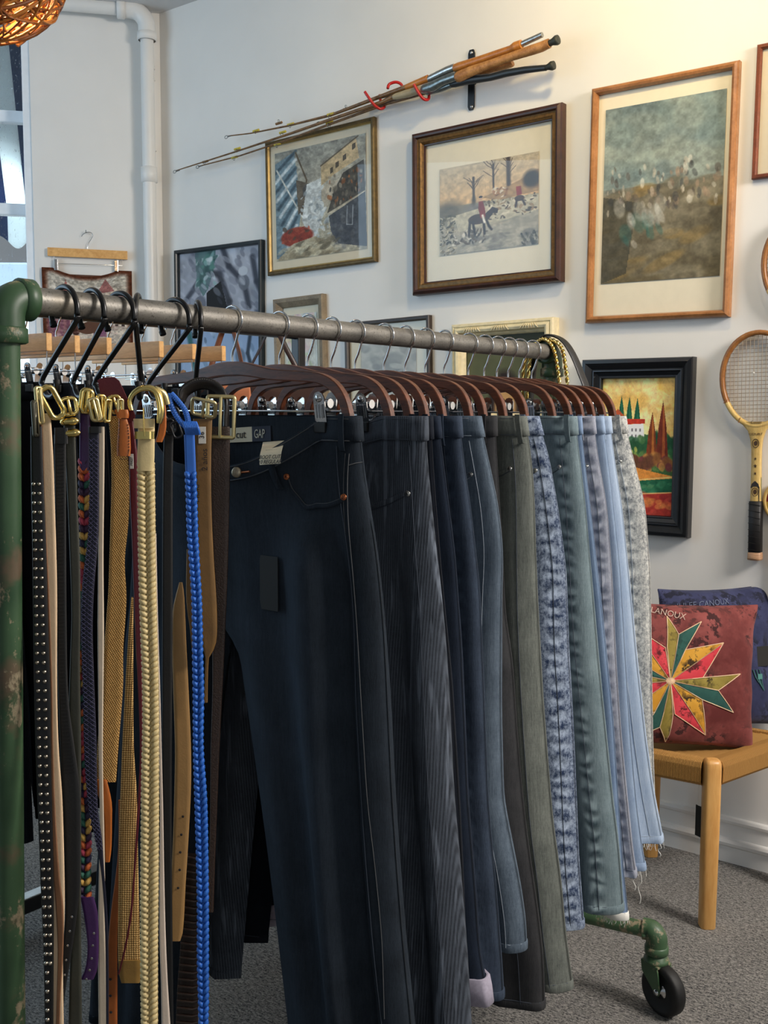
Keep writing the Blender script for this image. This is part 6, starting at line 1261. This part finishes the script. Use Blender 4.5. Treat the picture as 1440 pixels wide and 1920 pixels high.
conform(lt, ct_, S_, cc, be, bv, Wb, Hb, cn)
# navy cushion behind
NAVC = cushion_cloth('navy_patchwork', (36, 40, 70), (62, 66, 100), (28, 30, 48))
ne = _n(FACE*.96-TOV*.28); nv = _n(UP*.97-TOV*.22); p1 = p0-TOV*.135
nc = onp(1345, 1245, p1+UP*(SH+.2), np.cross(ne, nv)); Wn = 2*np.linalg.norm(onp(1345, 1245, p1+UP*(SH+.2), np.cross(ne, nv))-onp(1238, 1238, p1+UP*(SH+.2), np.cross(ne, nv))); Hn = .43
nt_, S2, cn2 = cushion('navy blue printed cushion with pale lettering, behind the star cushion', nc+UP*.022, ne, nv, Wn, Hn, .12, NAVC, seed=3)
lt = text('JULEE CANOUX', .027, S2(-.42, .80), ne, nv, nt_, plain('pale_blue_lettering', (128, 138, 164), .8), sx=.9, shear=.1); conform(lt, nt_, S2, nc+UP*.022, ne, nv, Wn, Hn, cn2)
for a, b, w_, h_, mt in ((.62, -.02, .045, .06, SWING), (.52, -.30, .016, .016, plain('teal_print', (76, 132, 126), .8))): M().box(S2(a, b)+cn2*.004, (w_, .003, h_), .0006, [ne, cn2, nv]).obj('patch', mt, nt_)
m = M()
for k in range(7): m.tube([S2(.40+.02*k, -.2-.05*(k % 3))+cn2*.002, S2(.45+.025*k, -.32-.03*k)+cn2*.002], .0022, 5)
m.obj('leaf_print', plain('teal_leaf', (52, 92, 92), .8), nt_, kind='stuff')

# ------------------------------------------------------------------ tapestry on the left wall
tc = onl(163, 470, .015); th_ = thing('wall_hanger', 'flat light wooden skirt hanger on a nail, above the woven wall hanging', 'hanger', tc)
a, b = onl(89, 472, .016), onl(239, 479, .016); ex = _n(b-a); Wt = np.linalg.norm(b-a); hb_ = abs(onl(163, 468, .016)[2]-onl(163, 484, .016)[2])
M().box((a+b)/2, (Wt, .014, hb_), .002, [ex, NL, UP]).obj('arm', LIGHTWOOD, th_)
mid_ = (a+b)/2
hk = [onl(x, y, .016) for x, y in [(164, 468), (165, 458), (171, 448), (174, 441), (170, 436), (162, 436), (155, 440), (153, 444)]]; M().tube(smooth_path(hk, 4), .0016, 6).obj('hook', CHROME, th_)
M().tube([onl(161, 436, -.01), onl(161, 436, .024), onl(161, 431, .026)], .0018, 6).obj('nail', GUN, th_)
m = M(); q = [onl(x, y, .018) for x, y in [(101, 480), (103, 494), (229, 498), (228, 484)]]; m.tube(q, .0013, 6); m.obj('bar', CHROME, th_)
for x, y0, y1 in ((105, 486, 507), (218, 488, 509)):
    p, q = onl(x, y0, .021), onl(x, y1, .021); m = M(); m.box((p+q)/2, (.016, .006, p[2]-q[2]), .0015, [ex, NL, UP]); m.box((p+q)/2-NL*.010, (.016, .004, p[2]-q[2]), .001, [ex, NL, UP]); m.obj('clip', CHROME, th_)
tp = thing('tapestry', 'handwoven wall hanging of pink and cream turrets with a brown border', 'tapestry', onl(162, 570, .01))
ta = Art(110, 120, (196, 186, 170)); ta.grad(0, .40, (196, 188, 174), (200, 190, 176)); ta.dabs(260, (0, 0, 1, .45), [(150, 142, 130), (214, 206, 192), (176, 166, 150), (222, 216, 206)], (.012, .03), .6, 61, .22, 0)
ta.poly([(.02, .45), (.32, .42), (.32, 1), (.02, 1)], (164, 116, 120)); ta.poly([(.74, .30), (1, .30), (1, .58), (.74, .58)], (196, 152, 148)); ta.poly([(.30, .44), (1, .40), (1, .95), (.30, .95)], (206, 194, 180)); ta.poly([(.52, .44), (.96, .42), (.96, .54), (.52, .56)], (186, 134, 134)); ta.poly([(.54, .52), (.72, .52), (.70, .82), (.56, .82)], (140, 96, 122))
for u, v0, wd, v1, c in ((.26, .08, .075, .40, (176, 106, 96)), (.70, .06, .10, .24, (160, 108, 104))): ta.poly([(u, v0), (u+wd, v1), (u-wd, v1)], c)
ta.poly([(.60, .24), (.80, .24), (.80, .42), (.60, .42)], (210, 196, 180)); ta.ell(.70, .36, .035, .05, (56, 40, 36)); ta.ell(.36, .70, .06, .13, (70, 46, 40)).ell(.60, .74, .05, .07, (50, 38, 36))
for i in range(2):
    for j in range(3): ta.poly([(.80+.07*i, .56+.05*j), (.84+.07*i, .56+.05*j), (.84+.07*i, .58+.05*j), (.80+.07*i, .58+.05*j)], (70, 60, 58))
for k in range(4): ta.line([(.07+.07*k, .46), (.06+.07*k, .95)], (128, 84, 100), .02)
ta.line([(0, .97), (1, .95)], (70, 50, 44), .05); ta.dabs(200, (0, .4, 1, 1), [(212, 200, 186), (150, 116, 112), (190, 160, 150)], (.008, .018), .35, 62, .25, 0)
for p_ in ([(0, 0), (0, 1)], [(1, 0), (1, 1)], [(0, 0), (1, 0)], [(0, 1), (1, 1)]): ta.line(p_, (92, 52, 36), .052)
ta.mottle(.35, 44)
A_, B_ = onl(78, 503, .014), onl(247, 506, .014); Wt2 = np.linalg.norm(B_-A_); z1_ = onl(162, 660, .014)[2]; Ht = A_[2]-z1_
wool = NT('woven_wool'); a_n = wool.node('ShaderNodeAttribute'); a_n.attribute_name = 'Col'; wool.bump(wool.noise(wool.coord('Object', (1, 1, 2.5)), 260, 3), .8, .004); wool.fin(a_n.outputs['Color'], .95, 0, .05)
def sagr(u, v): return np.where(v < .5, -1, 0)*0+.004*np.sin(u*19+v*7)
ob = ta.obj('weave', (A_+B_)/2-UP*Ht/2, ex, UP, Wt2, Ht, tp, lambda u, v: .006*np.sin(u*9)*(v)+.003*np.sin(v*21+u*5), NL, wool.m)
for v_ in ob.data.vertices:                       # the top edge droops between the two clips
    w0 = np.array(v_.co)+ORG[tp.name]; u = np.dot(w0-A_, ex)/Wt2; dz = (A_[2]-w0[2])/Ht; v_.co.z -= .034*max(0, 1-((u-.48)/.36)**2)*max(0, 1-dz*1.6)
M().box((A_+B_)/2-UP*Ht/2-NL*.006, (Wt2*.98, .004, Ht*.86), .001, [ex, NL, UP]).obj('backing', plain('wool_backing', (92, 60, 44), .9), tp)

# ------------------------------------------------------------------ woven vine pendant lamp
LD = 2.15; lc = at(-40, -100, LD); lr = 172*LD/F
lp = thing('pendant_lamp', 'round pendant lamp of woven orange brown vines, glowing inside', 'lamp', lc)
M().tube([lc+UP*lr*.95, (lc[0], lc[1], CH)], .004, 8).obj('cord', BLACKM, lp); M().lathe([(0, 0), (.05, 0), (.05, -.02), (.02, -.04), (.004, -.045)], (lc[0], lc[1], CH), n=18).obj('ceiling_rose', BLACKM, lp)
VINE = [wood('vine_'+str(i), a, b, .5, 12, (1, 1, 1)) for i, (a, b) in enumerate((((110, 58, 16), (168, 98, 34)), ((84, 42, 14), (140, 78, 28)), ((140, 82, 26), (196, 126, 50))))]
q = np.random.default_rng(9)
for k in range(130):
    ax = q.normal(size=3); ax /= np.linalg.norm(ax); u = np.cross(ax, [0, 0, 1.]); u /= np.linalg.norm(u); v = np.cross(ax, u); h_ = (q.random()-.5)*1.1; rr = math.sqrt(max(.05, 1-h_*h_)); R_ = lr*(.93+.07*q.random()); a0 = q.random()*6.28; sp_ = 2.2+2.4*q.random(); ph = q.random()*6.28
    pts = []
    for a in np.linspace(a0, a0+sp_, 26): w_ = R_*(1+.025*math.sin(3*a+ph)); hh = h_+.09*math.sin(2*a+ph); r2 = math.sqrt(max(.02, 1-hh*hh)); pts.append(lc+w_*(ax*hh+r2*(u*math.cos(a)+v*math.sin(a))))
    M().tube(pts, .0026+.0034*q.random()**2, 6, flat=.6).obj('vine', VINE[k % 3], lp)
t_ = NT('lamp_bulb_glass'); em = t_.node('ShaderNodeEmission'); em.inputs[0].default_value = (1, .74, .38, 1); em.inputs[1].default_value = 30; t_.link(em.outputs[0], t_.out.inputs[0])
bp = M(); bp.lathe([(.002, -.055)]+[(.05*math.sin(a), -.005-.05*math.cos(a)) for a in np.linspace(.2, 2.5, 12)]+[(.018, .05), (.016, .08)], lc, n=20); bp.obj('bulb', t_.m, lp)
M().lathe([(.018, .075), (.021, .078), (.021, .12), (.006, .13)], lc, n=16).obj('socket', BLACKM, lp); M().tube([lc+UP*.12, lc+UP*lr*.96], .004, 8).obj('cord', BLACKM, lp)
pl = bpy.data.lights.new('lamp_bulb_light', 'POINT'); pl.energy = 42; pl.color = (1, .72, .38); pl.shadow_soft_size = .05; po = bpy.data.objects.new('lamp_bulb_light', pl); COL.objects.link(po); po.location = lc-UP*.02
